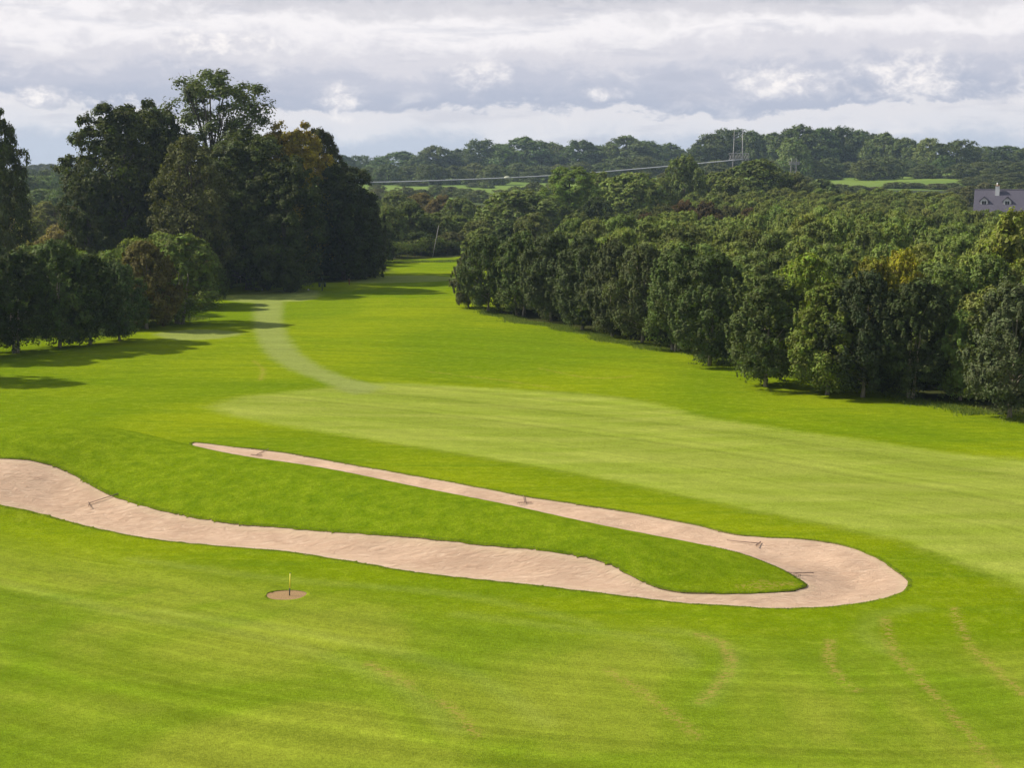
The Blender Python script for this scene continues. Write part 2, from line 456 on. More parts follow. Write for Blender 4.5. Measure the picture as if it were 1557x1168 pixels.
PALES = [[(1000, 958), (1070, 966), (1112, 990), (1108, 1030), (1070, 1070)],
         [(1400, 925), (1330, 935), (1312, 960), (1345, 990)],
         [(700, 935), (860, 955), (1000, 975), (1050, 1010)],
         [(0, 885), (200, 935), (420, 975), (600, 1040), (690, 1110)],
         [(240, 930), (480, 965), (700, 1020), (830, 1100)],
         [(200, 850), (420, 880), (700, 905), (900, 950)]]

def sand_drop(X, Y, sB, Z):
    lip = .035 + .018 * np.sin(X * 1.3) * np.cos(Y * 1.1)
    a = sstep(.2, 1, sB)
    return Z - lip - .20 * sstep(.0, 2.2, sB) + a * (.02 * np.sin(X * 2.1 + Y) + .04 * np.sin(X * .9 - Y * 1.4) + .015 * np.sin(X * 4.1 - Y * 2.3) * np.sin(Y * 3.1))
def sand_z(x, y):
    X_ = np.array([float(x)]); Y_ = np.array([float(y)])
    d, _, _, _, _, ins = seg_dist(X_, Y_, BUNK, True)
    return float(sand_drop(X_, Y_, np.where(ins, d, 0), hgt(X_, Y_))[0])

# ------------------------------------------------------------------ ground grid
def build_ground():
    xs = np.concatenate([-np.geomspace(44, 3500, 60)[::-1][:-1], np.arange(-44, -27, .45), np.arange(-27, 21, .125), np.arange(21, 44, .45), np.geomspace(44, 3500, 60)])
    ys = np.concatenate([[-60, -20, 5, 18, 26], np.arange(30, 46, .3), np.arange(46, 84, .125), np.arange(84, 130, .4), np.arange(130, 262, .9), np.geomspace(262, 5200, 110)])
    nx, ny = len(xs), len(ys)
    X, Y = np.meshgrid(xs, ys); X = X.ravel().copy(); Y = Y.ravel().copy()
    def sdf(P, mask, mx):
        s = np.full(X.shape, -mx, float); qx = X.copy(); qy = Y.copy()
        m = mask & (X > P[:, 0].min() - mx) & (X < P[:, 0].max() + mx) & (Y > P[:, 1].min() - mx) & (Y < P[:, 1].max() + mx)
        d, ax, ay, _, _, ins = seg_dist(X[m], Y[m], P, True)
        s[m] = np.where(ins, d, -d); qx[m] = ax; qy[m] = ay
        return s, qx, qy
    allm = np.ones(X.shape, bool)
    # coarse outline is enough for the far field of the mower-line coordinate
    sB, bx, by = sdf(BUNK, (Y > 40) & (Y < 96) & (np.abs(X) < 46), 4.0)
    sS, cx, cy = sdf(SOIL, allm, 2.0)
    for s, qx, qy, k in ((sB, bx, by, .08), (sS, cx, cy, .08)):
        m = np.abs(s) < k; X[m] = qx[m]; Y[m] = qy[m]; s[m] = 0
    Z = hgt(X, Y)
    # attributes
    fw = sdf(FAIR, allm, 6)[0]
    pth = np.maximum.reduce([sdf(p, allm, 6)[0] for p in (PATH, TEE, TEE2, TEE3)])
    def lines(L, w):
        a = np.zeros(X.shape)
        for l in L:
            P = catmull(trace(l), False, 1.0)
            m = (X > P[:, 0].min() - 2) & (X < P[:, 0].max() + 2) & (Y > P[:, 1].min() - 2) & (Y < P[:, 1].max() + 2)
            d = seg_dist(X[m], Y[m], P, False)[0]
            a[m] = np.maximum(a[m], np.clip(1 - d / w, 0, 1))
        return a
    brown = lines(TRAILS, .30); pale = lines(PALES, .7)
    BC = BUNK[::12]
    mowd = np.zeros(X.shape); m = (Y > 20) & (Y < 110) & (np.abs(X) < 60)
    mowd[m] = seg_dist(X[m], Y[m], BC, True)[0]
    mowd += .25 * np.sin(X * .21) + .2 * np.sin(Y * .17 + X * .1)
    FL = catmull(trace([(318, 640), (560, 668), (850, 715), (1150, 777), (1370, 822), (1700, 950)]), False, 3.0)
    mowf = np.zeros(X.shape); m2 = (Y > 20) & (Y < 300) & (np.abs(X) < 90)
    d, _, _, _, sd, _ = seg_dist(X[m2], Y[m2], FL, False); mowf[m2] = np.where(sd > 0, d, -d)
    # 'near' : close-mown ground on the camera side of the bunker
    LE = catmull(trace([(-300, 735), (0, 767), (140, 802), (320, 829), (640, 871), (950, 906), (1180, 925), (1320, 930), (1450, 940), (1700, 950)]), False, 2.0)
    near = np.zeros(X.shape)
    d, _, _, _, sd, _ = seg_dist(X[m2], Y[m2], LE, False)
    near[m2] = np.where(sd < 0, sstep(1.0, 6.0, d), 0)
    near *= .85
    # undergrowth
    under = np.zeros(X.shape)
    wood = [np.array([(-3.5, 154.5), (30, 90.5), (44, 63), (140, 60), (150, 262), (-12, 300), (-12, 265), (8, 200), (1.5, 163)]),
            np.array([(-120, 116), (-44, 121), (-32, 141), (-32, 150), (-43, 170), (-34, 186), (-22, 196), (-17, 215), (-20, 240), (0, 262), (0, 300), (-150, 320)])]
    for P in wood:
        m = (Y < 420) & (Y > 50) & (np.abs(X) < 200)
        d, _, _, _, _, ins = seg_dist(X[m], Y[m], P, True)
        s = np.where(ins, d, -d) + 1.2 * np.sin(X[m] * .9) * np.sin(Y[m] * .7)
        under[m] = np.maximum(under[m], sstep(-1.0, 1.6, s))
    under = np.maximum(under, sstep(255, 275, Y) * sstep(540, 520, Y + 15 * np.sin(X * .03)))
    # faces
    I = np.arange(nx * ny).reshape(ny, nx)
    Q = np.stack([I[:-1, :-1].ravel(), I[:-1, 1:].ravel(), I[1:, 1:].ravel(), I[1:, :-1].ravel()], 1)
    fB = sB[Q].mean(1) > 0; fS = sS[Q].mean(1) > 0
    fF = (fw[Q].mean(1) > 0) & ~fB & ~fS
    fP = (pth[Q].mean(1) > 0) & ~fF & ~fB
    fH = (Y[Q].mean(1) > 520)
    fG = ~(fB | fS | fF | fP | fH)
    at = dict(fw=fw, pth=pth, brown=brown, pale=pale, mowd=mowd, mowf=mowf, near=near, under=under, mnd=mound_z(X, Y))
    V = np.stack([X, Y, Z], 1)
    ZS = sand_drop(X, Y, sB, Z)
    # sand swept up a little against its own edges
    ZP = Z - .02
    def sub(mask, name, mats, Zc=None, extra=None, attrs=at, skirt=None):
        q = Q[mask]; used = np.unique(q); rem = np.full(nx * ny, -1); rem[used] = np.arange(len(used))
        v = V[used].copy()
        if Zc is not None: v[:, 2] = Zc[used]
        faces = [rem[q]]; mi = np.zeros(len(q), int)
        va = {k: a[used] for k, a in attrs.items()}
        if skirt is not None:
            smask, Zlow = skirt
            # edges shared between mask faces and smask faces
            def edges(qq): return np.concatenate([qq[:, [0, 1]], qq[:, [1, 2]], qq[:, [2, 3]], qq[:, [3, 0]]])
            e1 = edges(q); e2 = edges(Q[smask])
            N = nx * ny
            k1 = e1[:, 0].astype(np.int64) * N + e1[:, 1]; k2 = e2[:, 1].astype(np.int64) * N + e2[:, 0]
            sh = e1[np.isin(k1, k2)]
            uv = np.unique(sh); rl = np.full(N, -1); rl[uv] = np.arange(len(uv)) + len(v)
            low = V[uv].copy(); low[:, 2] = Zlow[uv] - .03
            v = np.concatenate([v, low]); va = {k: np.concatenate([a, attrs[k][uv]]) for k, a in va.items()}
            wall = np.stack([rem[sh[:, 1]], rem[sh[:, 0]], rl[sh[:, 0]], rl[sh[:, 1]]], 1)
            faces.append(wall); mi = np.concatenate([mi, np.ones(len(wall), int)])
        me = np_mesh(name, v, faces, mats, True, vattr=va, matidx=mi)
        return tag(link(name, me), kind='structure')
    ZL_ = np.where(sB > -1.5, ZS, ZP)
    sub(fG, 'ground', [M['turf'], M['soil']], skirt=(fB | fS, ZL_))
    sub(fF, 'fairway', [M['turf']])
    sub(fP, 'mown_path', [M['turf']])
    sub(fH, 'hills', [M['hill']])
    e = dict(edge=np.clip(sB, 0, 3))
    sub(fB, 'bunker_sand', [M['sand']], Zc=ZS, attrs=e)
    sub(fS, 'bare_soil', [M['patch']], Zc=ZP, attrs=e)
build_ground()

# ------------------------------------------------------------------ foliage prototypes
def rdir(n, rng):
    v = rng.normal(size=(n, 3)); return v / np.linalg.norm(v, axis=1, keepdims=True)

def leaf_quads(C, N, size, rng, asp=.6):
    n = len(C); N = N / (np.linalg.norm(N, axis=1, keepdims=True) + 1e-9)
    a = rdir(n, rng); T = np.cross(N, a); T /= (np.linalg.norm(T, axis=1, keepdims=True) + 1e-9); B = np.cross(N, T)
    s = (size * rng.uniform(.6, 1.3, n) * .5)[:, None]
    V = np.empty((n, 4, 3)); V[:, 0] = C - T * s; V[:, 1] = C + B * s * asp + T * s * .15; V[:, 2] = C + T * s; V[:, 3] = C - B * s * asp + T * s * .1
    V[:, 2] += N * s * -.3
    return V.reshape(-1, 3), np.arange(n * 4).reshape(n, 4)

def prof_fn(shape, name):
    t, r = zip(*shape); return lambda x: np.interp(x, t, r)

SH_EGG = [(0, .5), (.08, .8), (.25, .98), (.42, 1), (.6, .93), (.78, .74), (.9, .5), (1, .2)]
SH_ROUND = [(0, .45), (.15, .82), (.35, 1), (.6, .95), (.8, .72), (.92, .45), (1, .15)]
SH_TALL = [(0, .6), (.1, .88), (.3, 1), (.55, 1), (.75, .94), (.9, .74), (1, .4)]
SH_VASE = [(0, .4), (.3, .7), (.6, .95), (.8, 1), (.92, .82), (1, .4)]
SH_DOME = [(0, .7), (.15, .95), (.4, 1), (.7, .82), (.88, .52), (1, .2)]

def crown_mesh(name, seed, H, W, z0, shape, nb, ns, nl, leaf, blobr, up=0., spray=0, gap=.0, topgap=None, lobes=.16, loose=1.):
    rng = np.random.default_rng(seed); pf = prof_fn(shape, name)
    ph = rng.uniform(0, 6.28, 4)
    i = np.arange(nb)
    t = (i + rng.uniform(0, 1, nb)) / nb; t = t ** .92
    az = i * 2.39996 + rng.normal(0, .5, nb)
    rr = pf(t) * W / 2 * (1 + lobes * np.sin(2 * az + ph[0] + 3 * t) + lobes * .7 * np.sin(3 * az + ph[1] - 4 * t)) * rng.uniform(.5, .92, nb)
    inner = rng.uniform(0, 1, nb) < .16; rr = np.where(inner, rr * .3, rr)
    BC = np.stack([rr * np.cos(az), rr * np.sin(az), z0 + t * (H - z0) * .94], 1)
    BC[:, 2] += rng.normal(0, .02 * H, nb)
    br = blobr * W / 2 * rng.uniform(.65, 1.25, nb) * (1 - .35 * t)
    BC[:, 2] = np.minimum(BC[:, 2], H - br * .6)
    if topgap is not None:   # open crown: fewer, smaller blobs high up
        keep = rng.uniform(0, 1, nb) > gap * sstep(topgap - .1, topgap + .1, t)
        BC, br, t = BC[keep], br[keep], t[keep]
    axis = np.stack([np.zeros(len(BC)), np.zeros(len(BC)), np.full(len(BC), z0 + (H - z0) * .4)], 1)
    out = BC - axis; out /= np.linalg.norm(out, axis=1, keepdims=True) + 1e-6
    # sub-clumps
    B = np.repeat(np.arange(len(BC)), ns); n1 = len(B)
    d1 = rdir(n1, rng) + out[B] * .55 + np.array([0, 0, .35]); d1 /= np.linalg.norm(d1, axis=1, keepdims=True)
    st = np.array([1, 1, 1 + up])
    SC = BC[B] + d1 * (br[B] * rng.uniform(.55, 1.02, n1))[:, None] * st
    sr = br[B] * rng.uniform(.24, .42, n1) * loose
    # upright sprays near the outside
    if spray:
        k = spray; ti = rng.uniform(.15, 1, k); aa = rng.uniform(0, 6.28, k); r2 = pf(ti) * W / 2 * (1 + lobes * np.sin(2 * aa + ph[0] + 3 * ti)) * rng.uniform(.8, 1.04, k)
        base = np.stack([r2 * np.cos(aa), r2 * np.sin(aa), z0 + ti * (H - z0) * .97], 1)
        segs = 5
        P = np.concatenate([base + np.array([0, 0, 1.]) * (q * .05 * H / 4) + np.stack([np.cos(aa), np.sin(aa), 0 * aa], 1) * (q * .012 * H / 4) for q in range(segs)])
        S = np.concatenate([np.full(k, blobr * W * .5 * .22 * (1 - .15 * q)) for q in range(segs)])
        SC = np.concatenate([SC, P]); sr = np.concatenate([sr, S]); d1 = np.concatenate([d1, np.tile(np.stack([np.cos(aa) * .7, np.sin(aa) * .7, 0 * aa + .7], 1), (segs, 1))])
    cvv = rng.uniform(0, 1, len(SC))
    C = np.repeat(np.arange(len(SC)), nl); n2 = len(C)
    d2 = rdir(n2, rng)
    P = SC[C] + d2 * (sr[C] * rng.uniform(.35, 1.15, n2))[:, None]
    N = d2 * .45 + d1[C] * .75 + rdir(n2, rng) * .55 + np.array([0, 0, .25])
    m = P[:, 2] > .25
    P, N, C = P[m], N[m], C[m]
    V, Fq = leaf_quads(P, N, leaf, rng)
    lv = rng.uniform(0, 1, len(P)); cv = cvv[C]
    me = np_mesh(name, V, Fq, [M['leaf']], False, fattr=dict(lv=lv, cv=cv))
    return me, BC

def trunk_mesh(name, seed, H, W, z0, BC, r0, mat, nlimb=10, stems=1, bare=0):
    rng = random.Random(seed); mb = MB()
    for s in range(stems):
        a = rng.uniform(0, 6.28); sp = 0 if stems == 1 else W * .05
        bx, by = sp * math.cos(a), sp * math.sin(a)
        lean = (rng.uniform(-.04, .04) * H + bx * 3, rng.uniform(-.04, .04) * H + by * 3)
        top = H * .86 if stems == 1 else H * .6
        pts = []; rs = []
        for k in range(8):
            f = k / 7
            pts.append((bx + lean[0] * f + rng.uniform(-1, 1) * .008 * H * (k > 0), by + lean[1] * f + rng.uniform(-1, 1) * .008 * H * (k > 0), -.25 + (top + .25) * f))
            rs.append(r0 * (1.35 if k == 0 else 1) * (1 - .85 * f))
        mb.tube(pts, rs, 7)
        idx = list(range(len(BC))); rng.shuffle(idx)
        for j in idx[:nlimb // stems]:
            e = BC[j]
            zb = max(z0 * .7, min(top * .9, e[2] * rng.uniform(.45, .7)))
            f = (zb + .25) / (top + .25); q = (bx + lean[0] * f, by + lean[1] * f, zb)
            rr = r0 * (1 - .85 * f) * .55
            mid = ((q[0] + e[0]) / 2 * .9, (q[1] + e[1]) / 2 * .9, q[2] * .45 + e[2] * .55)
            mb.tube([q, mid, tuple(e)], [rr, rr * .6, rr * .15], 5)
            for _ in range(bare):
                g = (e[0] + rng.uniform(-1, 1) * W * .1, e[1] + rng.uniform(-1, 1) * W * .1, e[2] + rng.uniform(.0, 1) * H * .08)
                mb.tube([mid, tuple((a_ + b_) / 2 for a_, b_ in zip(mid, g)), g], [rr * .5, rr * .3, rr * .1], 4)
    return mb.mesh(name, mat, True)

PROTO = {}
def proto(kind, var, H, W, z0, shape, nb, ns, nl, leaf, blobr, r0, bark='bark', nlimb=10, stems=1, bare=0, **kw):
    cm, BC = crown_mesh('crown', hash_seed(kind, var), H, W, z0, shape, nb, ns, nl, leaf, blobr, **kw)
    tm = trunk_mesh('trunk', var + 5, H, W, z0, BC, r0, M[bark], nlimb, stems, bare)
    PROTO.setdefault(kind, []).append(dict(H=H, W=W, crown=cm, trunk=tm))
def hash_seed(k, v): return sum(ord(c) for c in k) * 31 + v * 977

for v in range(5):
    proto('young', v, 8.0, 5.2 + .3 * (v % 2), .8 + .25 * (v % 3), SH_EGG, 105, 12, 23, .185, .27, .13, 'pale_bark', 9, 1 + (v % 3 > 1) * 2, up=.25, spray=110, loose=1.35, lobes=.10 + .04 * (v % 3))
for v in range(3):
    proto('big', v, 24.0, 15.0, 1.5, SH_TALL, 200, 15, 19, .44, .27, .42, 'bark', 24, up=-.15, lobes=.15)
proto('open', 0, 28.0, 13.0, 4.0, SH_VASE, 210, 14, 11, .40, .26, .40, 'bark', 60, bare=3, gap=.35, topgap=.6, lobes=.16, loose=1.7)
proto('open', 1, 18.0, 9.0, 2.5, SH_TALL, 150, 13, 11, .36, .27, .28, 'bark', 40, bare=2, gap=.3, topgap=.7, lobes=.16, loose=1.6)
for v in range(4):
    proto('mid', v, 11.0, 10.0, .6, SH_DOME if v % 2 else SH_ROUND, 80, 12, 15, .46, .32, .22, 'bark', 10, up=.15, lobes=.12, spray=60)
for v in range(5):
    proto('far', v, 20.0, 18.0, .5, SH_TALL if v % 2 else SH_ROUND, 76, 11, 13, .95, .40, .5, 'bark', 6, lobes=.12)
for v in range(3):
    proto('bush', v, 3.0, 3.6, .1, SH_DOME, 26, 10, 16, .24, .34, .05, 'bark', 5, up=.2, spray=12)

PEND = []
def tree(kind, var, px, top, D, wpx, col, name, group, label=None, turn=0., z_base=None, cat='tree'):
    top = top + {'mid': .05, 'young': .03, 'far': .03, 'big': .03, 'open': .0, 'bush': 0}[kind] * 8 * F / D
    """tree whose top shows at pixel (px, top) when it stands D metres down the view"""
    P = at_depth(px, top, D); zb = gz(P[0], P[1]) - .05 if z_base is None else z_base
    Hh = P[2] - zb; Ww = wpx * D / F
    place(kind, var, P[0], P[1], zb, max(Hh, 1.0), Ww, col, name, group, label, turn, cat, px)

def place(kind, var, x, y, zb, Hh, Ww, col, name, group, label=None, turn=0., cat='tree', px=None, rz=None):
    pr = PROTO[kind][var % len(PROTO[kind])]
    if px is None: px = CX + F * x / (y * CP - (zb - HC) * SP)
    e = empty(name, (x, y, zb), label, cat, group, rz if rz is not None else random.uniform(0, 6.28), (Ww / pr['W'], Ww / pr['W'], Hh / pr['H']))
    c = link('crown', pr['crown'], e); c.color = (*col, 1 - turn)
    k = link('trunk', pr['trunk'], e)
    e['_px'] = px
    return e

def jit(c, a=.12):
    f = 1 + random.uniform(-a, a); return tuple(max(.002, v * f * (1 + random.uniform(-a, a) * .5)) for v in c)

G_YOUNG = (.060, .095, .030); G_YLIGHT = (.085, .130, .030); G_DARK = (.024, .040, .011); G_BEECH = (.026, .038, .008); G_ASH = (.044, .066, .026)
G_MID = (.062, .088, .028); G_OLIVE = (.070, .100, .028); G_BLUE = (.050, .078, .034); G_YEL = (.20, .17, .018); G_RUST = (.07, .062, .026)

# --- right plantation: front row by eye
PLR = 'trees in the front row of the plantation right of the fairway'
front = [  # px, top, base py, width px, colour, label
 (712, 380, 468, 46, (.060, .075, .040), 'small grey green tree at the far left tip of the right plantation'),
 (742, 357, 474, 74, G_YOUNG, 'young tree with thin bare stems second from the plantation tip'),
 (792, 350, 480, 78, G_YOUNG, 'third front row tree from the plantation tip, dark slender stems below'),
 (838, 350, 488, 82, (.058, .085, .036), 'grey green egg shaped tree fourth in the front row of the plantation'),
 (886, 358, 503, 84, (.050, .075, .032), 'narrow dark tree on a single pale trunk, fifth in the plantation front row'),
 (932, 362, 512, 76, (.060, .082, .038), 'sixth front row plantation tree with foliage almost to the grass'),
 (978, 370, 522, 92, (.058, .080, .034), 'seventh front row plantation tree above pale forked stems'),
 (1030, 368, 534, 92, G_YOUNG, 'eighth front row plantation tree, full and mid green'),
 (1082, 380, 556, 108, (.052, .082, .028), 'ninth front row tree with a slim trunk out on the mown grass'),
 (1168, 418, 588, 120, (.064, .098, .032), 'broad olive tree standing on two pale splayed trunks'),
 (1262, 430, 600, 112, (.085, .125, .026), 'bright leafy tree touching the left side of the darkest plantation tree'),
 (1318, 412, 604, 118, (.034, .052, .024), 'very dark dense tree reaching down to the grass edge'),
 (1392, 420, 606, 110, (.036, .055, .020), 'shadowed tree behind the gap of dark ground in the front row'),
 (1466, 468, 609, 86, (.068, .110, .028), 'small fresh green tree on one short trunk near the right edge'),
 (1545, 428, 636, 126, (.062, .088, .044), 'large grey green tree cut by the right edge of the view'),
]
for i, (px, top, base, w, col, lab) in enumerate(front):
    b = hit(px, base); col = tuple(c * (.74 if i not in (10, 13) else .92) for c in col); col = (col[0] * .95, col[1] * .96, col[2] * 1.1)
    tree('young', i, px, top, b[1], w * 1.13, col, 'plantation_tree', PLR, lab)
# --- plantation rows behind
A0 = np.array([-2.9, 153.0]); B0 = np.array([30.0, 89.5]); dv = (B0 - A0) / np.linalg.norm(B0 - A0); nv = np.array([-dv[1], dv[0]]) 
if nv[0] < 0: nv = -nv
cnt = 0
for row in range(1, 13):
    for k in range(-8, 26):
        s = k * 5.3 + (row % 2) * 2.6 + random.uniform(-.8, .8)
        p = A0 + dv * s + nv * (row * 4.9 + random.uniform(-.7, .7))
        x, y = p
        if y < 60 or y > 214 - max(0, 40 - x) * .35: continue
        px = CX + F * x / (y * CP + HC * SP)
        if px < 770 or px > 1600: continue
        if row == 1 and k < 0: continue
        if s < 0 and x < 3 + (y - 150) * .12: continue
        Hh = random.uniform(6.6, 8.5)
        topz = 15 - (Hh)
        if x > 30 and y > 150: Hh += .9
        if row == 1: Hh *= .84
        if row == 2: Hh *= .93
        if 1290 < px < 1410 and row == 3: continue
        r = random.random()
        col = jit((.078, .116, .040) if r < .5 else ((.098, .138, .044) if r < .88 else (.054, .082, .028)), .12)
        place('young', cnt, x, y, gz(x, y) - .05, Hh, random.uniform(4.9, 6.2), col, 'plantation_tree', 'row %d' % row)
        cnt += 1
tree('young', 2, 1222, 383, 108, 118, (.085, .13, .022), 'plantation_tree', 'behind', 'bright yellow green tree rising behind the two trunked olive tree')
tree('young', 1, 1330, 392, 104, 110, (.10, .115, .02), 'plantation_tree', 'behind', 'ochre tinged tree left of the yellow crown above the dark tree', turn=.15)
tree('young', 3, 1372, 377, 107, 100, (.135, .15, .016), 'plantation_tree', 'behind', 'tree with a bright yellow crown in the middle of the plantation', turn=.12)
tree('young', 4, 1440, 405, 102, 120, G_YOUNG, 'plantation_tree', 'behind', 'dull green tree just right of the yellow crowned tree')
tree('young', 0, 1500, 385, 106, 120, G_YOUNG, 'plantation_tree', 'behind', 'tree between the fresh green small tree and the tall bushy one')
for _p, _t in ((1474, 319), (1497, 317), (1520, 318), (1544, 320)): tree('young', 2, _p, _t, 284, 40, jit((.06, .088, .028), .1), 'sapling_tree', 'HF')
tree('mid', 1, 1550, 322, 118, 150, (.088, .120, .024), 'bushy_tree', None, 'tall bushy yellow green tree below the slate roofed house')
tree('mid', 0, 1600, 415, 98, 130, (.07, .10, .03), 'bushy_tree', None, 'olive bushy tree at the right edge above the grey green tree')

# --- left row
LR = 'trees in the row along the left edge of the fairway'
left = [
 (-60, 372, 545, 120, G_DARK, 'dark tree half outside the left edge, base in shadow'),
 (18, 378, 536, 104, G_DARK, 'leftmost fully dark crown of the left row touching the picture edge'),
 (84, 362, 528, 104, (.036, .060, .018), 'tall dark green tree third from the left edge in the left row'),
 (132, 385, 524, 84, G_DARK, 'dark tree in the middle of the left row above thin stems'),
 (178, 398, 518, 78, (.032, .055, .020), 'small dark tree in the left row before the reddish trees'),
 (218, 366, 500, 96, (.060, .062, .020), 'brownish green tree in the left row next to its end'),
 (270, 354, 492, 118, (.055, .085, .020), 'large domed tree with rusty leaves at the end of the left row'),
 (305, 382, 470, 66, (.042, .066, .020), 'small tree closing the far right end of the left row'),
]
for i, (px, top, base, w, col, lab) in enumerate(left):
    b = hit(px, base)
    tree('young', i + 1, px, top, b[1], w * 1.12, col, 'row_tree', LR, lab, turn=.12 if i in (5, 6) else 0)
for i, (px, top, D, w, col) in enumerate([(-30, 360, 133, 110, G_DARK), (50, 372, 133, 100, G_YOUNG), (110, 372, 137, 100, G_YLIGHT), (165, 378, 141, 90, G_YLIGHT), (205, 362, 152, 90, G_YLIGHT), (245, 352, 160, 90, G_YLIGHT), (290, 362, 163, 80, G_YOUNG)]):
    tree('young', i, px, top, D, w, jit(col, .08), 'row_tree', 'LB')

# --- off-frame tree on the left whose shadow lies on the grass
tree('young', 3, -85, 390, 104, 110, G_DARK, 'row_tree', None, 'dark tree standing just outside the left edge of the view')

# --- big group of old trees left of the fairway
BG = 'tall old trees beside the far tee'
tree('big', 0, 186, 154, 186, 185, G_BEECH, 'tall_tree', BG, 'broad dark beech like tree with layered sprays, leftmost of the tall group')
tree('open', 0, 326, 102, 196, 190, G_ASH, 'tall_tree', BG, 'tallest tree with an open airy crown and branches against the sky')
tree('big', 1, 372, 196, 182, 160, (.034, .050, .018), 'tall_tree', BG, 'grey green tree hanging low in the middle of the tall group')
tree('open', 1, 285, 210, 174, 120, (.040, .050, .020), 'tall_tree', BG, 'loose grey green tree with pale limbs in front of the tallest one')
tree('big', 2, 447, 185, 202, 125, (.115, .108, .012), 'tall_tree', BG, 'tree with an ochre yellow top right of the airy crown')
tree('big', 0, 488, 192, 210, 85, (.026, .032, .008), 'tall_tree', BG, 'narrow dark tree edging the sky right of the ochre top')
tree('big', 1, 520, 246, 200, 110, (.019, .029, .008), 'tall_tree', BG, 'rounded dark tree at the right end of the tall group')
tree('big', 2, 432, 235, 178, 115, (.028, .042, .013), 'tall_tree', BG, 'dull olive tree right in front of the ochre topped one')
tree('big', 2, -14, 163, 160, 108, (.028, .040, .013), 'tall_tree', None, 'tall dark tree cut off by the left edge above the row')
tree('big', 1, 250, 200, 205, 130, (.018, .026, .008), 'tall_tree', BG, 'deep shaded tree filling the gap behind the airy crowned one')
tree('big', 2, 236, 152, 192, 120, G_BEECH, 'tall_tree', BG, 'dark tree closing the dip between the leftmost broad tree and the airy crown')
tree('big', 0, 408, 200, 205, 110, (.024, .036, .012), 'tall_tree', BG, 'dull green tree right behind the trunk of the airy crowned one')
tree('big', 1, 130, 255, 180, 90, (.028, .042, .010), 'tall_tree', BG, 'lower olive tree at the far left foot of the tall group')
tree('mid', 0, 545, 290, 202, 80, (.024, .033, .010), 'tall_tree', BG, 'rounded low tree under the right end of the tall group')
tree('mid', 1, 562, 320, 205, 50, (.024, .033, .010), 'tall_tree', BG, 'low dark tree where the tall group slopes down to the hedge')

# understorey below the tall trees
for i, (px, base, hpx, w) in enumerate([(345, 430, 34, 42), (372, 427, 42, 44), (400, 424, 46, 46), (428, 421, 52, 44), (455, 418, 44, 46), (482, 415, 50, 46), (508, 412, 44, 44), (532, 409, 52, 44), (556, 405, 60, 46), (574, 401, 52, 36)]):
    b = hit(px, base); D = b[1]
    tree('bush', i, px, base - hpx, D + 1.5, w * 1.25, jit((.018, .027, .008), .15), 'understorey_bush', 'US', cat='bush')

# --- trees beyond the far end of the fairway
MT = 'MT'
mids = [
 (590, 312, 262, 62, G_MID, 'mid'), (622, 306, 268, 70, (.05, .075, .024), 'mid'), (660, 322, 272, 70, G_MID, 'mid'), (698, 326, 276, 60, G_OLIVE, 'mid'),
 (728, 334, 268, 56, (.062, .082, .028), 'mid'), (585, 345, 250, 50, G_DARK, 'mid'), (640, 350, 258, 60, G_DARK, 'mid'), (688, 350, 262, 50, (.044, .055, .02), 'mid'),
 (790, 288, 285, 120, (.075, .110, .036), 'mid'), (868, 251, 300, 96, (.062, .105, .022), 'big'), (912, 262, 330, 70, G_OLIVE, 'mid'), (958, 263, 320, 112, (.068, .098, .030), 'mid'),
 (1042, 238, 345, 66, (.058, .090, .028), 'mid'), (1000, 272, 335, 60, G_OLIVE, 'mid'), (1092, 262, 350, 80, G_OLIVE, 'mid'), (1150, 243, 352, 118, (.045, .070, .020), 'mid'),
 (1118, 270, 335, 80, G_MID, 'mid'), (1205, 262, 360, 70, (.06, .08, .03), 'mid'), (1245, 272, 380, 66, G_BLUE, 'mid'), (755, 305, 300, 66, (.07, .10, .04), 'mid'),
 (835, 300, 290, 60, (.04, .06, .02), 'mid'), (735, 345, 245, 66, G_OLIVE, 'mid'), (775, 335, 240, 66, G_DARK, 'mid'), (812, 322, 238, 70, (.06, .08, .03), 'mid'), (905, 300, 290, 60, G_DARK, 'mid'),
 (560, 292, 330, 50, G_OLIVE, 'mid'), (600, 290, 360, 60, G_MID, 'mid'), (640, 292, 370, 56, (.085, .085, .03), 'mid'), (700, 300, 330, 56, G_MID, 'mid'), (672, 296, 350, 50, G_RUST, 'mid'),
 (930, 322, 262, 70, G_DARK, 'mid'), (975, 316, 268, 66, (.045, .065, .02), 'mid'), (880, 322, 250, 60, (.045, .065, .02), 'mid'),
]
midlabels = {0: 'dark rounded tree behind the hedge just right of the tall group', 8: 'wide pale olive tree in the middle beyond the fairway end', 9: 'bright green domed tree standing highest in the middle distance',
 11: 'broad dome shaped olive tree right of the bright green dome', 12: 'slim olive tree rising where the cable disappears', 15: 'dense dark tree in front of the lattice pylon', 30: 'dark tree just above the left end of the plantation tops'}
for i, (px, top, D, w, col, kind) in enumerate(mids):
    tree(kind, i, px, top, D, w * 1.08, jit(col, .06), 'woodland_tree', MT, midlabels.get(i))
# rust coloured bushes
for i, (px, top, D, w) in enumerate([(1010, 310, 258, 52), (1040, 304, 262, 56), (1060, 322, 252, 50), (1030, 324, 250, 50), (1090, 324, 250, 46), (1075, 306, 258, 54), (1108, 312, 258, 50), (1140, 314, 262, 48), (985, 322, 258, 40), (1165, 322, 255, 40)]):
    tree('mid', i, px, top, D, w * 1.1, jit((.040, .033, .018) if i % 3 else (.04, .05, .02), .1), 'copper_tree', 'CT', turn=.1)

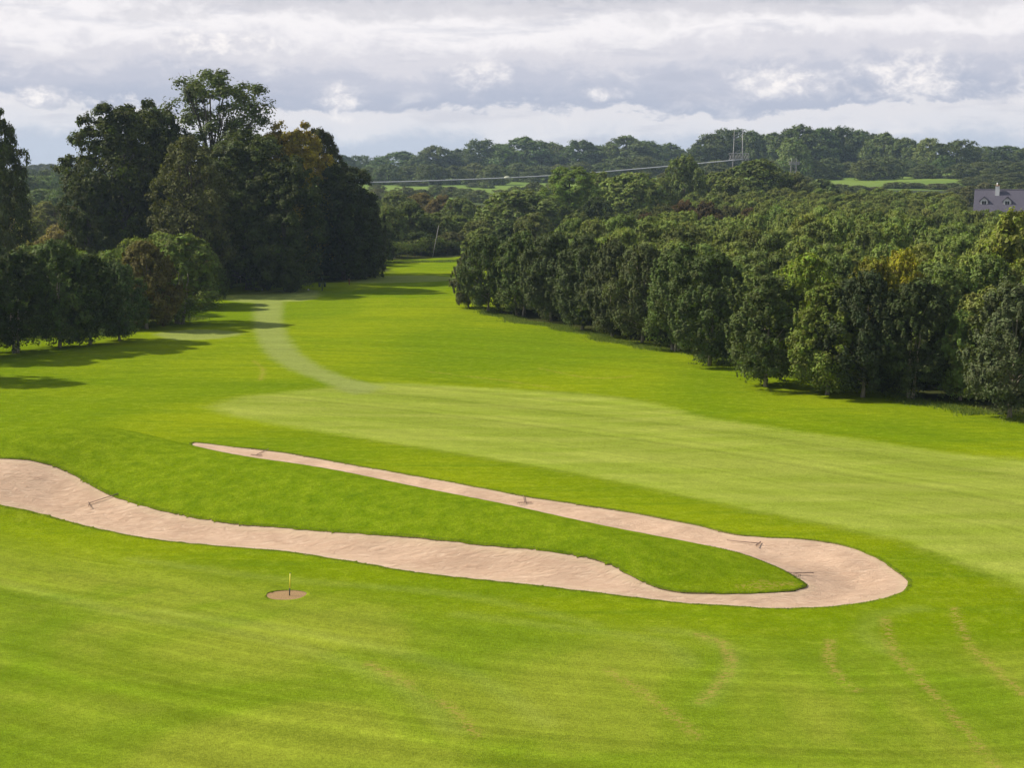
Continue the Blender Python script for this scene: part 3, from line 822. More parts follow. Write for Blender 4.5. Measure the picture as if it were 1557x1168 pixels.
# --- second plantation
c2 = 0
for row in range(7):
    for k in range(26):
        D = 250 + row * 15 + random.uniform(-2, 2)
        px = 1046 + k * 22 + (row % 2) * 11 + random.uniform(-4, 4)
        if px > 1590 or px < 1040 + (3 - row) * 12 : continue
        if row < 2 and px < 1180: continue
        if px > 1455 and row > 1: continue
        if px > 1470 and D > 262: continue
        top = 322 - row * 5.6 + random.uniform(-4, 3)
        if row == 6: top = 288 + random.uniform(-4, 3) + (6 if px < 1110 else 0)
        tree('young', c2, px, top, D, 40, jit((.086, .120, .038), .12), 'sapling_tree', 'SP %d' % row)
        c2 += 1

# --- hedgerow trees and bushes around the far fields
hedg = [(1318, 269, 640, 26), (1352, 271, 640, 22), (1408, 269, 640, 30), (1440, 270, 640, 26), (1268, 270, 640, 22), (615, 276, 700, 20), (640, 277, 700, 22), (720, 277, 690, 20), (740, 279, 680, 20), (575, 286, 560, 26), (598, 288, 540, 26), (618, 284, 520, 30), (640, 287, 545, 28), (574, 280, 640, 22), (664, 281, 610, 26), (686, 283, 590, 26), (705, 286, 560, 30), (728, 288, 540, 30), (760, 288, 520, 30), (785, 283, 520, 34), (812, 277, 520, 34), (838, 280, 500, 30),
        (930, 272, 470, 40), (978, 262, 480, 40), (1015, 262, 500, 36), (1060, 266, 480, 40), (1225, 268, 480, 34), (1252, 273, 510, 26), (1275, 279, 520, 30), (1305, 281, 520, 30), (1332, 283, 520, 26), (1362, 276, 560, 34), (1392, 277, 560, 30), (1425, 278, 555, 30), (1448, 277, 560, 26),
        (1480, 268, 580, 36), (1508, 264, 600, 40), (1540, 262, 590, 44), (1570, 262, 590, 44), (1500, 277, 500, 36), (1535, 275, 500, 40), (1565, 276, 490, 40), (1460, 283, 520, 30), (1240, 283, 440, 36), (1285, 288, 430, 30), (1475, 282, 420, 30), (1560, 290, 420, 40)]
for i, (px, top, D, w) in enumerate(hedg):
    tree('far', i, px, top, D, w * 1.25, jit((.045, .062, .028) if i % 3 else (.050, .062, .030), .12), 'hedgerow_tree', 'HG')

# --- ridge trees
ridge = [(518, 236, 900, 40), (545, 237, 930, 34), (578, 240, 900, 30), (610, 231, 890, 62), (662, 223, 880, 58), (700, 227, 900, 40), (735, 214, 880, 50), (768, 222, 900, 40), (795, 210, 870, 66), (848, 221, 880, 46), (882, 214, 860, 52), (925, 222, 900, 40), (952, 208, 850, 66), (990, 219, 860, 44), (1016, 219, 880, 42),
         (1082, 205, 760, 50), (1115, 198, 760, 60), (1143, 200, 750, 34), (1176, 203, 750, 40), (1215, 192, 740, 60), (1250, 196, 750, 40), (1277, 195, 760, 46), (1307, 199, 760, 44), (1345, 203, 740, 44), (1378, 211, 730, 36), (1413, 211, 720, 36), (1456, 214, 720, 46), (1500, 223, 760, 46), (1532, 222, 770, 44), (1568, 224, 760, 44),
         (1062, 222, 750, 30), (1192, 218, 740, 34), (1330, 222, 745, 34), (830, 232, 870, 36), (640, 238, 870, 36), (1436, 236, 700, 26), (1480, 232, 750, 30)]
for i, (px, top, D, w) in enumerate(ridge):
    col = jit((.042, .066, .028), .12)
    if i == 25: col = (.080, .110, .045)
    if i in (23, 24): col = (.052, .078, .032)
    tree('far', i, px, top, D, w * 1.35, col, 'ridge_tree', 'RG')
    if i < 30: tree('far', i + 3, px + w * .45, top + random.uniform(5, 12), D + 15, w * 1.1, jit((.042, .066, .028), .12), 'ridge_tree', 'RG')
tree('far', 2, 1207, 211, 640, 60, (.075, .115, .050), 'ridge_tree', None, 'pale blue green tree in front of the dark ridge wood beside the pylon')
low = [(530, 252), (560, 254), (590, 250), (625, 252), (655, 250), (690, 252), (722, 248), (752, 250), (788, 248), (818, 252), (850, 250), (885, 246), (915, 248), (945, 240), (975, 238), (1005, 244), (1035, 250),
       (1062, 246), (1090, 244), (1170, 244), (1240, 244), (1262, 240), (1292, 246), (1318, 242), (1352, 240), (1382, 244), (1408, 250), (1462, 248), (1490, 246), (1520, 244), (1550, 246)]
for i, (px, top) in enumerate(low):
    D = 735 if px < 1050 else 650
    tree('far', i + 2, px, top, D + random.uniform(-20, 20), 46, jit((.048, .068, .032), .14), 'ridge_tree', 'RL')
# far left woods
fl = [(45, 268, 480, 60), (20, 262, 520, 60), (80, 268, 500, 50), (100, 262, 540, 50), (5, 280, 400, 60), (60, 288, 380, 60), (95, 290, 370, 50), (30, 295, 340, 60), (-20, 290, 350, 60), (70, 306, 300, 60), (20, 312, 290, 60), (100, 312, 300, 56), (50, 330, 240, 66), (0, 330, 245, 66), (95, 338, 235, 60), (120, 255, 900, 34),
      (40, 352, 215, 60), (85, 350, 210, 60)]
for i, (px, top, D, w) in enumerate(fl):
    kind = 'far' if D > 330 else 'mid'
    c = (.055, .085, .034) if D > 330 else [(.085, .105, .028), (.11, .12, .025), (.085, .085, .03)][i % 3]
    tree(kind, i, px, top, D, w * 1.15, jit(c, .12), 'woodland_tree', 'FL', turn=.02 if D < 330 else 0)
for i in range(26):
    tree('far', i, -25 + i * 12, 258 + random.uniform(-3, 6), 560 + (i % 4) * 60, 34, jit((.045, .065, .03), .14), 'ridge_tree', 'FR')
for i in range(9):
    tree('far', i, 25 + i * 13, 249 + random.uniform(-1, 3), 1050 + random.uniform(-30, 30), 26, jit((.05, .06, .035), .1), 'ridge_tree', 'FR')

# ------------------------------------------------------------------ labels for the repeats, read from where they stand
ORD = ['first', 'second', 'third', 'fourth', 'fifth', 'sixth', 'seventh', 'eighth', 'ninth', 'tenth', '11th', '12th', '13th', '14th', '15th', '16th', '17th', '18th', '19th', '20th', '21st', '22nd', '23rd', '24th', '25th', '26th', '27th', '28th', '29th', '30th', '31st', '32nd', '33rd', '34th', '35th', '36th', '37th', '38th', '39th', '40th', '41st', '42nd'] + ['%dth' % i if i % 10 not in (1, 2, 3) else '%d%s' % (i, ('st', 'nd', 'rd')[i % 10 - 1]) for i in range(43, 120)]
GL = {
 'LB': ('trees of the second row behind the left row', 'green tree behind the left row, %s from the left'),
 'US': ('bushes under the tall old trees', 'dark bush at the foot of the tall trees, %s from the left'),
 'MT': ('woodland trees beyond the far end of the fairway', 'woodland tree beyond the fairway end, %s from the left'),
 'CT': ('copper brown trees between the two plantations', 'copper brown tree between the two plantations, %s from the left'),
 'HG': ('hedgerow trees around the far fields', 'bluish hedgerow tree by the far fields, %s from the left'),
 'RG': ('tall trees along the far ridge', 'tall skyline tree on the far ridge, %s from the left'),
 'RL': ('low trees at the foot of the ridge wood', 'low tree along the foot of the ridge wood, %s from the left'),
 'FL': ('woodland trees behind the left row', 'woodland tree seen behind the left row, %s from the left'),
 'FR': ('trees on the far wooded slope at the left', 'small tree on the far left wooded slope, %s from the left'),
 'HF': ('slender trees hiding the walls of the slate roofed house', 'slender tree in front of the slate roofed house, %s from the left'),
 'behind': ('trees in the right plantation', None),
}
for r_ in range(1, 13): GL['row %d' % r_] = ('trees in the right plantation behind its front row', 'plantation tree in row %d behind the front row, %%s from its left end' % r_)
for r_ in range(7): GL['SP %d' % r_] = ('slender trees of the plantation below the far fields', 'slender tree in row %d of the farther plantation, %%s from the left' % (r_ + 1))
bygrp = {}
for o in list(COL.objects):
    if o.type == 'EMPTY' and o.get('group') in GL: bygrp.setdefault(o['group'], []).append(o)
for g, L in bygrp.items():
    L.sort(key=lambda o: o['_px']); gn, pat = GL[g]
    for i, o in enumerate(L):
        o['group'] = gn
        if not o.get('label'): o['label'] = pat % ORD[i]
for o in COL.objects:
    if '_px' in o: del o['_px']

# ------------------------------------------------------------------ hedge at the end of the fairway
def hedge(name, pts, Hh, Wd, col, label, leaf=.34):
    P = catmull([np.array(p) for p in pts], False, 1.1); rng = np.random.default_rng(len(P))
    C = []; D1 = []; S = []
    for p in P:
        z = gz(p[0], p[1])
        for _ in range(16):
            d = rdir(1, rng)[0]; d[2] = abs(d[2]) * .9 - .25
            C.append((p[0] + d[0] * Wd * .5, p[1] + d[1] * Wd * .5, z + Hh * .45 + d[2] * Hh * (.52 + .18 * math.sin(p[0] * .8)))); D1.append(d); S.append(rng.uniform(.25, .5))
    C = np.array(C); D1 = np.array(D1); S = np.array(S)
    I = np.repeat(np.arange(len(C)), 16); d2 = rdir(len(I), rng)
    Q = C[I] + d2 * S[I][:, None]; N = d2 * .5 + D1[I] * .7 + rdir(len(I), rng) * .5
    V, Fq = leaf_quads(Q, N, leaf, rng)
    zc = gz(P[0][0], P[0][1]); V = V - np.array([P[0][0], P[0][1], zc])
    e = empty(name, (P[0][0], P[0][1], zc), label, 'hedge')
    me = np_mesh('foliage', V, Fq, [M['leaf']], False, fattr=dict(lv=rng.uniform(0, 1, len(I)), cv=np.repeat(rng.uniform(0, 1, len(C)), 16)))
    o = link('foliage', me, e); o.color = (*col, 1)
    mb = MB()
    for p in P[::2]:
        z = gz(p[0], p[1]); q = (p[0] - P[0][0], p[1] - P[0][1], z - zc - .1)
        mb.tube([q, (q[0] + .1, q[1], q[2] + Hh * .5), (q[0] + .3, q[1] + .1, q[2] + Hh * .9)], [.06, .045, .02], 5)
    mb.build('stem', M['bark'], e)
hedge('boundary_hedge', [hit(560, 402), hit(600, 394), hit(640, 390), hit(680, 387), hit(730, 384)], 3.4, 2.4, (.050, .075, .020), 'trimmed green hedge closing the far end of the fairway')

# ------------------------------------------------------------------ grass tufts along edges
def tufts():
    rng = np.random.default_rng(3); P = []; hgts = []
    # along the bunker lip
    for _ in range(2):
        n = len(BUNK); idx = rng.integers(0, n, 16000); f = rng.uniform(0, 1, len(idx))[:, None]
        a = BUNK[idx] * (1 - f) + BUNK[(idx + 1) % n] * f
        t = BUNK[(idx + 1) % n] - BUNK[idx]; nn = np.stack([t[:, 1], -t[:, 0]], 1); nn /= np.linalg.norm(nn, axis=1, keepdims=True) + 1e-9
        ar = np.sum(BUNK[:, 0] * np.roll(BUNK[:, 1], -1) - np.roll(BUNK[:, 0], -1) * BUNK[:, 1])
        sg = 1 if ar > 0 else -1
        off = rng.uniform(.0, .16, len(idx))[:, None]
        P.append(a + nn * sg * off); hgts.append(rng.uniform(.015, .05, len(idx)))
    # along the foot of the plantation and of the left row
    for A, B, w, n, h in ((A0 + np.array([-1.6, 3]), B0 + np.array([-1.2, 1.0]), 1.6, 26000, (.07, .22)), (B0 + np.array([-1.2, 1.0]), np.array([44., 63.]), 1.6, 4000, (.07, .22)),
                          (np.array([-60., 118]), np.array([-42., 124.5]), 1.8, 5000, (.1, .3)), (np.array([-42., 124.5]), np.array([-31., 148.]), 1.6, 7000, (.1, .3)),
                          (np.array([-36., 186]), np.array([-19., 214.]), 1.5, 7000, (.15, .4)), (np.array([-19., 232]), np.array([-1., 246.]), 1.5, 6000, (.15, .4))):
        t = rng.uniform(0, 1, n)[:, None]; cl = np.sin(t[:, 0] * 60) * .5 + np.sin(t[:, 0] * 23 + 1) * .6
        d = (B - A) / np.linalg.norm(B - A); nn = np.array([-d[1], d[0]])
        P.append(A + (B - A) * t + nn * (rng.normal(0, w * .35, n) + cl)[:, None]); hgts.append(rng.uniform(*h, n))
    P = np.concatenate(P); hh = np.concatenate(hgts); n = len(P)
    z = hgt(P[:, 0], P[:, 1]) - .01
    base = np.stack([P[:, 0], P[:, 1], z], 1)
    a = rng.uniform(0, 6.28, n); w = np.where(hh < .1, .014, .035) ; side = np.stack([np.cos(a), np.sin(a), 0 * a], 1) * w[:, None]
    lean = np.stack([rng.normal(0, .35, n) * hh, rng.normal(0, .35, n) * hh, hh], 1)
    V = np.stack([base - side, base + side, base + lean], 1).reshape(-1, 3)
    me = np_mesh('grass_tufts', V, np.arange(n * 3).reshape(n, 3), [M['tuft']], False, fattr=dict(lv=rng.uniform(0, 1, n)))
    tag(link('grass_tufts', me), 'longer green grass fringing the bunker lip and the feet of the trees', 'grass', kind='stuff')
def tuft_mat():
    t = NT('tuft_grass'); r = t.attr('lv')
    c = t.mix(r, (.085, .15, .012), (.20, .24, .03))
    d = t.principled(c, .7, .2); tr = t.n('ShaderNodeBsdfTranslucent'); t.l(c, tr.inputs[0])
    mx = t.n('ShaderNodeMixShader'); mx.inputs[0].default_value = .4; t.l(d, mx.inputs[1]); t.l(tr.outputs[0], mx.inputs[2])
    return t.done(mx.outputs[0])
M['tuft'] = tuft_mat()
tufts()

# ------------------------------------------------------------------ small things on the course

def rake(px1, py1, px2, py2, label):
    """handle end at (px1,py1), head at (px2,py2)"""
    a = hit(px1, py1); b = hit(px2, py2)
    za, zb = sand_z(*a) + .03, sand_z(*b) + .03
    e = empty('bunker_rake', (b[0], b[1], zb), label, 'rake', 'rakes lying in the bunker')
    d = np.array([a[0] - b[0], a[1] - b[1], za - zb]); L = np.linalg.norm(d); d = d / L; L = min(max(L, 1.3), 1.7)
    hv = Vector((d * L)); side = Vector((-d[1], d[0], 0)).normalized()
    MB().tube([(0, 0, .07), tuple(hv * .5 + Vector((0, 0, .05))), tuple(hv + Vector((0, 0, .04)))], .017, 6).build('handle', M['rakepole'], e, True)
    mb = MB(); s = side * .32
    mb.tube([tuple(-s + Vector((0, 0, .06))), tuple(s + Vector((0, 0, .06)))], .02, 6)
    for k in range(9):
        q = s * (-1 + 2 * k / 8); mb.tube([(q.x, q.y, .06), (q.x - d[0] * .02, q.y - d[1] * .02, -.03)], [.009, .004], 4)
    mb.build('head', M['rakehead'], e)
rake(170, 755, 135, 766, 'bunker rake with its handle reaching the grass lip at the left')
rake(1116, 822, 1153, 826, 'dark rake lying flat on the sand near the right bend')
rake(796, 757, 798, 764, 'short looking rake pointing away on the narrow upper sand arm')
rake(408, 683, 390, 690, 'faint rake beside the far left start of the upper sand arm')
rake(1226, 871, 1206, 874, 'rake half hidden behind the grassy tip of the island')

# marker pin in its soil patch
p = _pc; z = gz(*p)
e = empty('marker_pin', (p[0] + .12, p[1], z - .05), 'yellow and black marker pin standing in a round patch of bare soil', 'marker pin')
MB().tube([(0, 0, 0), (.012, 0, .30)], .022, 8).build('lower_shaft', M['black'], e, True)
MB().tube([(.012, 0, .30), (.045, 0, .83)], .022, 8).build('upper_shaft', M['yellow'], e, True)
MB().tube([(.045, 0, .83), (.046, 0, .845)], [.024, .018], 8).build('cap', M['black'], e, True)

# tee markers
for (px, py, lab) in ((399, 442, 'white tee marker ball at the left side of the tee'), (469, 442, 'white tee marker ball at the right side of the tee'), (439, 430, 'white tee marker ball on the farther teeing ground')):
    q = hit(px, py); zz = gz(*q); e = empty('tee_marker', (q[0], q[1], zz), lab, 'tee marker', 'white tee markers')
    mb = MB(); ring = []
    for i in range(5):
        a = -math.pi / 2 + math.pi * (i + .5) / 5; ring.append((math.cos(a) * .10, .12 + math.sin(a) * .10))
    mb.tube([(0, 0, zr[1]) for zr in ring], [zr[0] for zr in ring], 10); mb.build('ball', M['white'], e, True)
    MB().tube([(0, 0, -.08), (0, 0, .05)], .012, 6).build('spike', M['steel'], e)

# tee sign
q = hit(363, 430); zz = gz(*q)
e = empty('tee_sign', (q[0], q[1], zz), 'pale tee sign board on two short posts under the dark trees', 'sign')
for s in (-1, 1): MB().box((s * .22, 0, .35), (.07, .07, .9)).build('post', M['wood'], e)
MB().box((0, -.06, .86), (.62, .04, .52)).build('board', simple('sign_face', (.42, .38, .34), .6, .3, .12, 4), e)
MB().box((0, -.03, .86), (.70, .03, .60)).build('frame', M['wood'], e)
# ball washer and bin
q = hit(490, 442); zz = gz(*q)
e = empty('ball_washer', (q[0], q[1], zz), 'dark ball washer and litter basket on a post beside the tee', 'ball washer')
MB().box((0, 0, .55), (.12, .12, 1.2)).build('post', M['greenbin'], e)
MB().tube([(0, -.02, 1.12), (0, -.02, 1.5)], [.14, .11], 10).build('washer_body', M['greenbin'], e, True)
MB().tube([(0, -.02, 1.5), (0, -.02, 1.62)], .025, 6).build('plunger_handle', M['black'], e)
for s in (-1, 1): MB().tube([(s * .30, 0, .45), (s * .30, 0, .95)], [.13, .17], 10).build('basket', M['greenbin'], e, True)
MB().tube([(-.30, 0, .9), (.30, 0, .9)], .025, 6).build('crossbar', M['black'], e)
q = hit(531, 433); zz = gz(*q)
e = empty('distance_post', (q[0], q[1], zz), 'short red brown post on the grass right of the ball washer', 'post')
MB().box((0, 0, .33), (.13, .13, .75), taper=.9).build('shaft', M['redpost'], e); MB().box((0, 0, .73), (.16, .16, .05)).build('cap', M['wood'], e)

# leaning pole above the hedge
P = at_depth(657, 372, 252); T = at_depth(663, 343, 252); zb = gz(P[0], P[1])
e = empty('leaning_pole', (P[0], P[1], zb), 'thin pale pole leaning right above the hedge', 'pole')
k = (T[0] - P[0]) / (T[2] - P[2]); hgt_ = T[2] - zb
MB().tube([(0, 0, -.3), (k * hgt_, 0, hgt_)], [.07, .045], 7).build('shaft', simple('pale_pole', (.30, .28, .25), .7, .2, .1, 3), e, True)
MB().tube([(k * hgt_, 0, hgt_), (k * hgt_ * 1.005, 0, hgt_ + .06)], [.075, .07], 7).build('cap', M['steel'], e)

# ------------------------------------------------------------------ pylon and cable
DP = 385.0
def pylon(px, ytop, ybeam0, ybeam1, wpx, D, label, ext=1.0):
    B = at_depth(px, ybeam1, D); zb = gz(B[0], B[1]); top = at_depth(px, ytop, D)[2] - zb; b0 = at_depth(px, ybeam0, D)[2] - zb; b1 = B[2] - zb
    w = wpx * D / F
    e = empty('lattice_pylon', (B[0], B[1], zb), label, 'pylon', 'electricity pylons below the ridge')
    for s in (-1, 1):
        MB().tube([(s * w * .42, 0, 0), (s * w * .32, 0, b1), (s * w * .28, 0, top)], [.12, .08, .04], 6).build('leg', M['steel'], e, True)
        MB().tube([(s * w * .42, 1.4, 0), (s * w * .32, .9, b1), (s * w * .28, .15, top * .93)], [.09, .06, .035], 6).build('leg', M['steel'], e, True)
    mb = MB()
    for zc in (b0, b1):
        for y in (0, .9): mb.tube([(-w * .6, y, zc), (w * .75, y, zc)], .07, 5)
    n = 7
    for k in range(n):
        x0 = -w * .6 + w * 1.35 * k / n; x1 = -w * .6 + w * 1.35 * (k + 1) / n
        mb.tube([(x0, 0, b1), (x1, 0, b0)], .05, 4); mb.tube([(x1, 0, b1), (x1, 0, b0)], .04, 4)
        mb.tube([(x0, .9, b0), (x1, .9, b1)], .05, 4)
    mb.build('lattice_beam', M['steel'], e)
    mb = MB(); n = 6
    for k in range(n):
        z0 = b1 * k / n; z1 = b1 * (k + 1) / n; s = 1 if k % 2 else -1
        mb.tube([(s * w * .38, 0, z0), (-s * w * .36, 0, z1)], .04, 4)
    n = 5
    for k in range(n):
        z0 = b0 + (top - b0) * k / n * .9; z1 = b0 + (top - b0) * (k + 1) / n * .9; s = 1 if k % 2 else -1
        mb.tube([(s * w * .30, 0, z0), (-s * w * .29, 0, z1)], .022, 4)
    mb.build('bracing', M['steel'], e)
    return e
pylon(1122, 196, 233, 243, 22, DP, 'tall twin mast lattice pylon where the cable ends')
pylon(1207, 240, 246, 250, 12, 470, 'small pale twin pole pylon in front of the ridge wood')
cp = [at_depth(440, 275, 360), at_depth(560, 277, 365), at_depth(700, 273, 372), at_depth(850, 266, 378), at_depth(1000, 254, 382), at_depth(1130, 242, DP)]
cc = catmull(cp, False, 4.0); c0 = cc[0]
for dz, lab in ((0, 'bright sagging power cable crossing in front of the far fields'), ):
    e = empty('power_cable', tuple(c0), lab, 'cable')
    mb = MB(); mb.tube([tuple(q - c0) for q in cc], .12, 6); mb.build('wire', M['cable'], e, True)
    q = at_depth(772, 270.5, 375) - c0
    MB().tube([(q[0] - 1.0, q[1], q[2]), (q[0] - .6, q[1], q[2]), (q[0] + .2, q[1], q[2]), (q[0] + .9, q[1], q[2])], [.12, .42, .45, .14], 10).build('warning_marker', simple('marker_shell', (.5, .52, .38), .6, .3, .1, 2), e, True)

# ------------------------------------------------------------------ house
def house():
    D = 300.0; s = D / F
    Rl = at_depth(1482, 288, D); zr = Rl[2]; zb = gz(Rl[0] + 8, D) - .1
    e = empty('farm_house', (Rl[0], D, zb), 'house with a grey slate roof, white chimney and two dormers among the trees', 'house', rz=R(-19))
    L = 17.0; hr = zr - zb; he = hr - 4.4; dp = 4.2
    MB().box((L / 2, 0, he / 2), (L - .5, 2 * dp - .5, he)).add([(.25, -dp + .25, he), (.25, dp - .25, he), (.25, 0, hr - .3)], [(0, 1, 2)]).add([(L - .25, -dp + .25, he), (L - .25, dp - .25, he), (L - .25, 0, hr - .3)], [(0, 2, 1)]).build('wall', M['render'], e)
    t = .18; o = .35
    mb = MB()
    for sy in (-1, 1):
        ye = sy * (dp + o); ze = he - o * 4.4 / dp
        mb.add([(0, 0, hr), (L, 0, hr), (L, ye, ze), (0, ye, ze), (0, 0, hr - t), (L, 0, hr - t), (L, ye, ze - t), (0, ye, ze - t)],
               [(0, 1, 2, 3) if sy > 0 else (3, 2, 1, 0), (4, 7, 6, 5) if sy > 0 else (5, 6, 7, 4), (2, 6, 7, 3), (0, 3, 7, 4), (1, 5, 6, 2)])
    mb.build('roof', M['slate'], e)
    MB().tube([(0, 0, hr + .03), (L, 0, hr + .03)], .1, 6).build('ridge_cap', simple('ridge_tile', (.10, .095, .115), .8, .2, .1, 5), e)
    cx = (1515 - 1482) * s
    ch = MB().box((cx, -.75, hr - .3), (.78, .7, 2.0)).build('chimney', M['white'], e)
    MB().box((cx, -.75, hr + .77), (.92, .84, .14)).build('chimney_cap', M['clay'], ch)
    MB().tube([(cx - .08, -.75, hr + .82), (cx - .08, -.75, hr + 1.35)], [.14, .10], 8).build('chimney_pot', M['white'], ch, True)
    for px in (1497, 1530, 1572):
        x = (px - 1482) * s; yb = -dp * .62; zf = hr - 3.4; wd = .75; hh = 1.25
        dm = MB().add([(x - wd, yb, zf), (x + wd, yb, zf), (x + wd, yb, zf + hh), (x, yb, zf + hh + .75), (x - wd, yb, zf + hh),
                       (x - wd, yb + 2.4, zf), (x + wd, yb + 2.4, zf), (x + wd, yb + 2.4, zf + hh), (x, yb + 2.4, zf + hh + .75), (x - wd, yb + 2.4, zf + hh)],
                      [(0, 1, 2, 3, 4), (0, 4, 9, 5), (1, 6, 7, 2)]).build('dormer', M['render'], e)
        q = MB(); 
        for sx in (-1, 1):
            x1 = x + sx * (wd + .18); z1 = zf + hh - .16; zt = zf + hh + .78
            q.add([(x, yb - .2, zt), (x1, yb - .2, z1), (x1, yb + 2.4, z1), (x, yb + 2.4, zt), (x, yb - .2, zt + .13), (x1, yb - .2, z1 + .13), (x1, yb + 2.4, z1 + .13), (x, yb + 2.4, zt + .13)],
                  [(0, 1, 5, 4), (1, 2, 6, 5), (4, 5, 6, 7), (0, 3, 2, 1)])
        q.build('dormer_roof', M['slate'], dm)
        fr = MB()
        for a in (-1, 1): fr.box((x + a * .48, yb - .04, zf + .65), (.14, .1, 1.2))
        fr.box((x, yb - .04, zf + 1.31), (1.1, .1, .12)); fr.box((x, yb - .04, zf + .02), (1.2, .14, .1)); fr.box((x, yb - .03, zf + .68), (.05, .06, 1.1))
        fr.build('window_frame', M['white'], dm)
        MB().box((x, yb - .012, zf + .65), (.82, .02, 1.15)).build('pane', M['glass'], dm)
house()

# ------------------------------------------------------------------ haze
def haze():
    me = bpy.data.meshes.new('haze'); mb = MB().box((0, 900, 16), (2600, 2100, 52))
    t = NT('haze_air'); v = t.n('ShaderNodeVolumePrincipled')
    v.inputs['Color'].default_value = (.60, .79, 1, 1); v.inputs['Density'].default_value = HAZE; v.inputs['Anisotropy'].default_value = .2
    t.l(v.outputs[0], t.out.inputs['Volume'])
    o = mb.build('haze', t.m); tag(o, 'thin blue haze over the far fields and ridge', 'haze', kind='stuff')
HAZE = .00013
haze()

# ------------------------------------------------------------------ sky, sun, camera
SUN_AZ = -75.0; SUN_EL = 41.0
w = bpy.data.worlds.new('World'); scene.world = w; w.use_nodes = True; nt = w.node_tree; nt.nodes.clear()
t = NT.__new__(NT); t.t = nt
out = t.n('ShaderNodeOutputWorld')
sky = t.n('ShaderNodeTexSky', sky_type='NISHITA'); sky.sun_disc = False; sky.sun_elevation = R(SUN_EL); sky.sun_rotation = R(SUN_AZ); sky.air_density = 1; sky.dust_density = 1.5
b1 = t.n('ShaderNodeBackground'); t.l(sky.outputs[0], b1.inputs[0]); b1.inputs[1].default_value = .10
gen = t.n('ShaderNodeTexCoord').outputs['Generated']
sx = t.n('ShaderNodeSeparateXYZ'); t.l(gen, sx.inputs[0])
el = t.math('MULTIPLY', t.math('ARCSINE', sx.outputs[2]), 180 / math.pi)
az = t.math('MULTIPLY', t.math('ARCTAN2', sx.outputs[0], sx.outputs[1]), 180 / math.pi)
def cv(a, e, o=0.0, ox=0.0):
    c = t.n('ShaderNodeCombineXYZ'); t.l(t.math('MULTIPLY_ADD', az, a, ox), c.inputs[0]); t.l(t.math('MULTIPLY', el, e), c.inputs[1]); c.inputs[2].default_value = o; return c.outputs[0]
n1 = t.noise(cv(.10, .35, 3.1), 1.0, 6, .55, .3)
n2 = t.noise(cv(.48, .85, 7.7), 1.0, 8, .6, .35)
n3 = t.noise(cv(1.5, 2.2, 1.7), 1.0, 7, .62, .3)
el2 = t.math('ADD', el, t.math('ADD', t.math('MULTIPLY', t.math('SUBTRACT', n1, .5), 2.6), t.math('MULTIPLY', t.math('SUBTRACT', n2, .5), 2.2)))
el2 = t.math('ADD', el2, t.math('MULTIPLY', t.math('SUBTRACT', n3, .5), .7))
cr = t.n('ShaderNodeValToRGB'); t.l(t.math('DIVIDE', t.math('ADD', el2, 2.0), 12.0), cr.inputs[0])
stops = [(-2, (.50, .56, .68)), (.4, (.56, .61, .72)), (1.3, (.78, .78, .83)), (1.95, (.80, .79, .83)), (2.25, (.49, .53, .65)), (3.2, (.58, .60, .70)), (4.0, (.74, .73, .79)), (4.9, (.96, .93, .95)), (5.7, (.72, .71, .76)), (6.5, (.50, .52, .59)), (8.5, (.50, .52, .58)), (10, (.60, .62, .68))]
r = cr.color_ramp; r.interpolation = 'EASE'
while len(r.elements) < len(stops): r.elements.new(.5)
for i, (e_, c_) in enumerate(stops):
    r.elements[i].position = (e_ + 2) / 12; r.elements[i].color = (*c_, 1)
puff = t.ramp(n2, .52, .72); 
ccol = t.mix(t.math('MULTIPLY', puff, .45), cr.outputs[0], (.88, .86, .88))
dk = t.ramp(t.noise(cv(.22, 1.3, 12.), 1.0, 5, .6), .52, .7)
ccol = t.mix(t.math('MULTIPLY', dk, .35), ccol, (.48, .51, .62))
def puffm(a0, e0, ra, re):
    a_ = t.math('DIVIDE', t.math('SUBTRACT', az, a0), ra); e_ = t.math('DIVIDE', t.math('SUBTRACT', el, e0), re)
    q_ = t.math('ADD', t.math('MULTIPLY', a_, a_), t.math('MULTIPLY', e_, e_))
    q_ = t.math('ADD', t.math('SUBTRACT', 1.0, q_), t.math('MULTIPLY', t.math('SUBTRACT', n3, .5), 2.0))
    return t.ramp(t.math('ADD', q_, t.math('MULTIPLY', t.math('SUBTRACT', n2, .5), 1.8)), -.2, 1.5)
pm_ = None
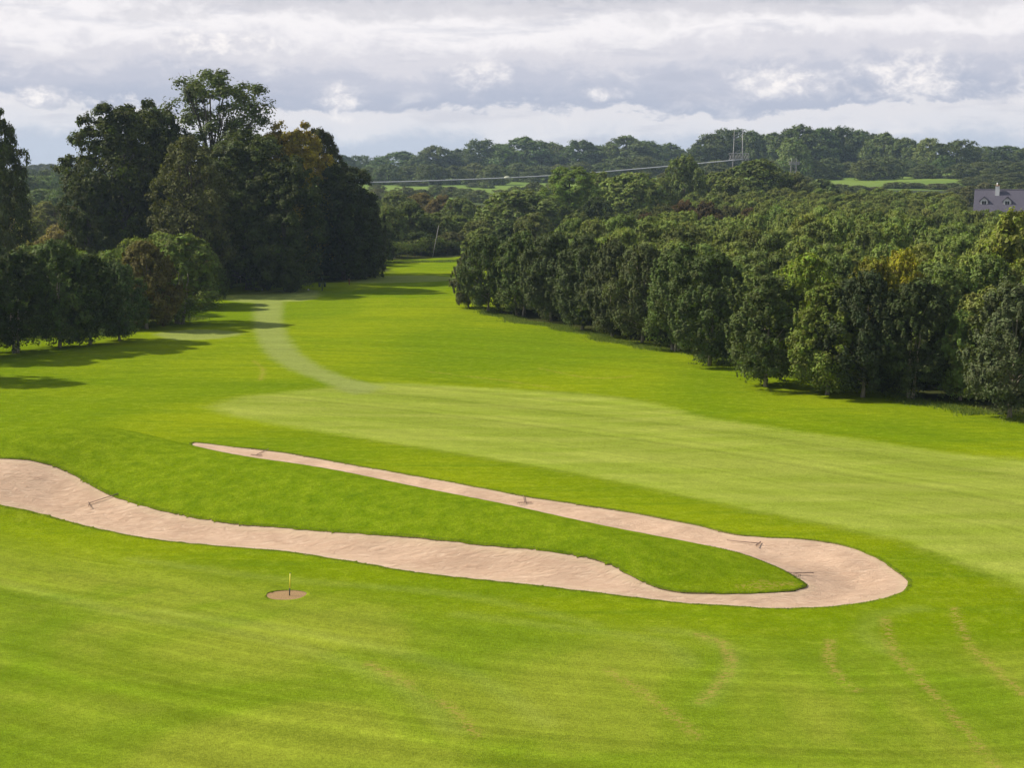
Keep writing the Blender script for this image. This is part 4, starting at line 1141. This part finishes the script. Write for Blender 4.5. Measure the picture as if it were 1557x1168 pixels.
for a0, e0, ra, re in ((9.9, 3.05, 1.9, .75), (14.6, 3.1, 2.3, .95), (-1.3, 3.25, 1.6, .65), (-6.4, 2.3, .7, .8), (3.6, 2.6, 1.2, .3), (-17, 2.4, 2.0, .4), (-11.0, 4.4, 2.6, .6), (20, 2.6, 3, .7), (-26, 3, 4, 1)):
    v_ = puffm(a0, e0, ra, re); pm_ = v_ if pm_ is None else t.math('MAXIMUM', pm_, v_)
ccol = t.mix(t.math('MULTIPLY', pm_, .9), ccol, t.mix(t.ramp(n3, .35, .65), (.74, .73, .79), (1.05, 1.0, .98)))
b2 = t.n('ShaderNodeBackground'); t.l(ccol, b2.inputs[0]); b2.inputs[1].default_value = .70
mx = t.n('ShaderNodeMixShader')
t.l(t.ramp(el, 8, 30, 1.0, .55), mx.inputs[0]); t.l(b1.outputs[0], mx.inputs[1]); t.l(b2.outputs[0], mx.inputs[2])
t.l(mx.outputs[0], out.inputs[0])

sl = bpy.data.lights.new('sun', 'SUN'); sl.energy = 4.6; sl.angle = R(1.0); sl.color = (1, .93, .80)
so = bpy.data.objects.new('sun', sl); COL.objects.link(so)
sd = Vector((math.sin(R(SUN_AZ)) * math.cos(R(SUN_EL)), math.cos(R(SUN_AZ)) * math.cos(R(SUN_EL)), math.sin(R(SUN_EL))))
so.rotation_euler = (-sd).to_track_quat('-Z', 'Y').to_euler(); so.location = sd * 100

cd = bpy.data.cameras.new('camera'); cam = bpy.data.objects.new('camera', cd); COL.objects.link(cam)
cam.location = (0, 0, HC); cam.rotation_euler = (R(90) - PITCH, 0, 0)
cd.sensor_width = 36; cd.sensor_fit = 'HORIZONTAL'; cd.lens = 36 * F / 1557; cd.clip_end = 12000; cd.clip_start = .5
scene.camera = cam

scene.view_settings.view_transform = 'Standard'; scene.view_settings.look = 'None'; scene.view_settings.exposure = 0.5; scene.view_settings.gamma = 1
cy = scene.cycles
cy.max_bounces = 4; cy.diffuse_bounces = 2; cy.glossy_bounces = 1; cy.transmission_bounces = 2; cy.volume_bounces = 0; cy.transparent_max_bounces = 4
cy.use_denoising = True; cy.caustics_reflective = False; cy.caustics_refractive = False
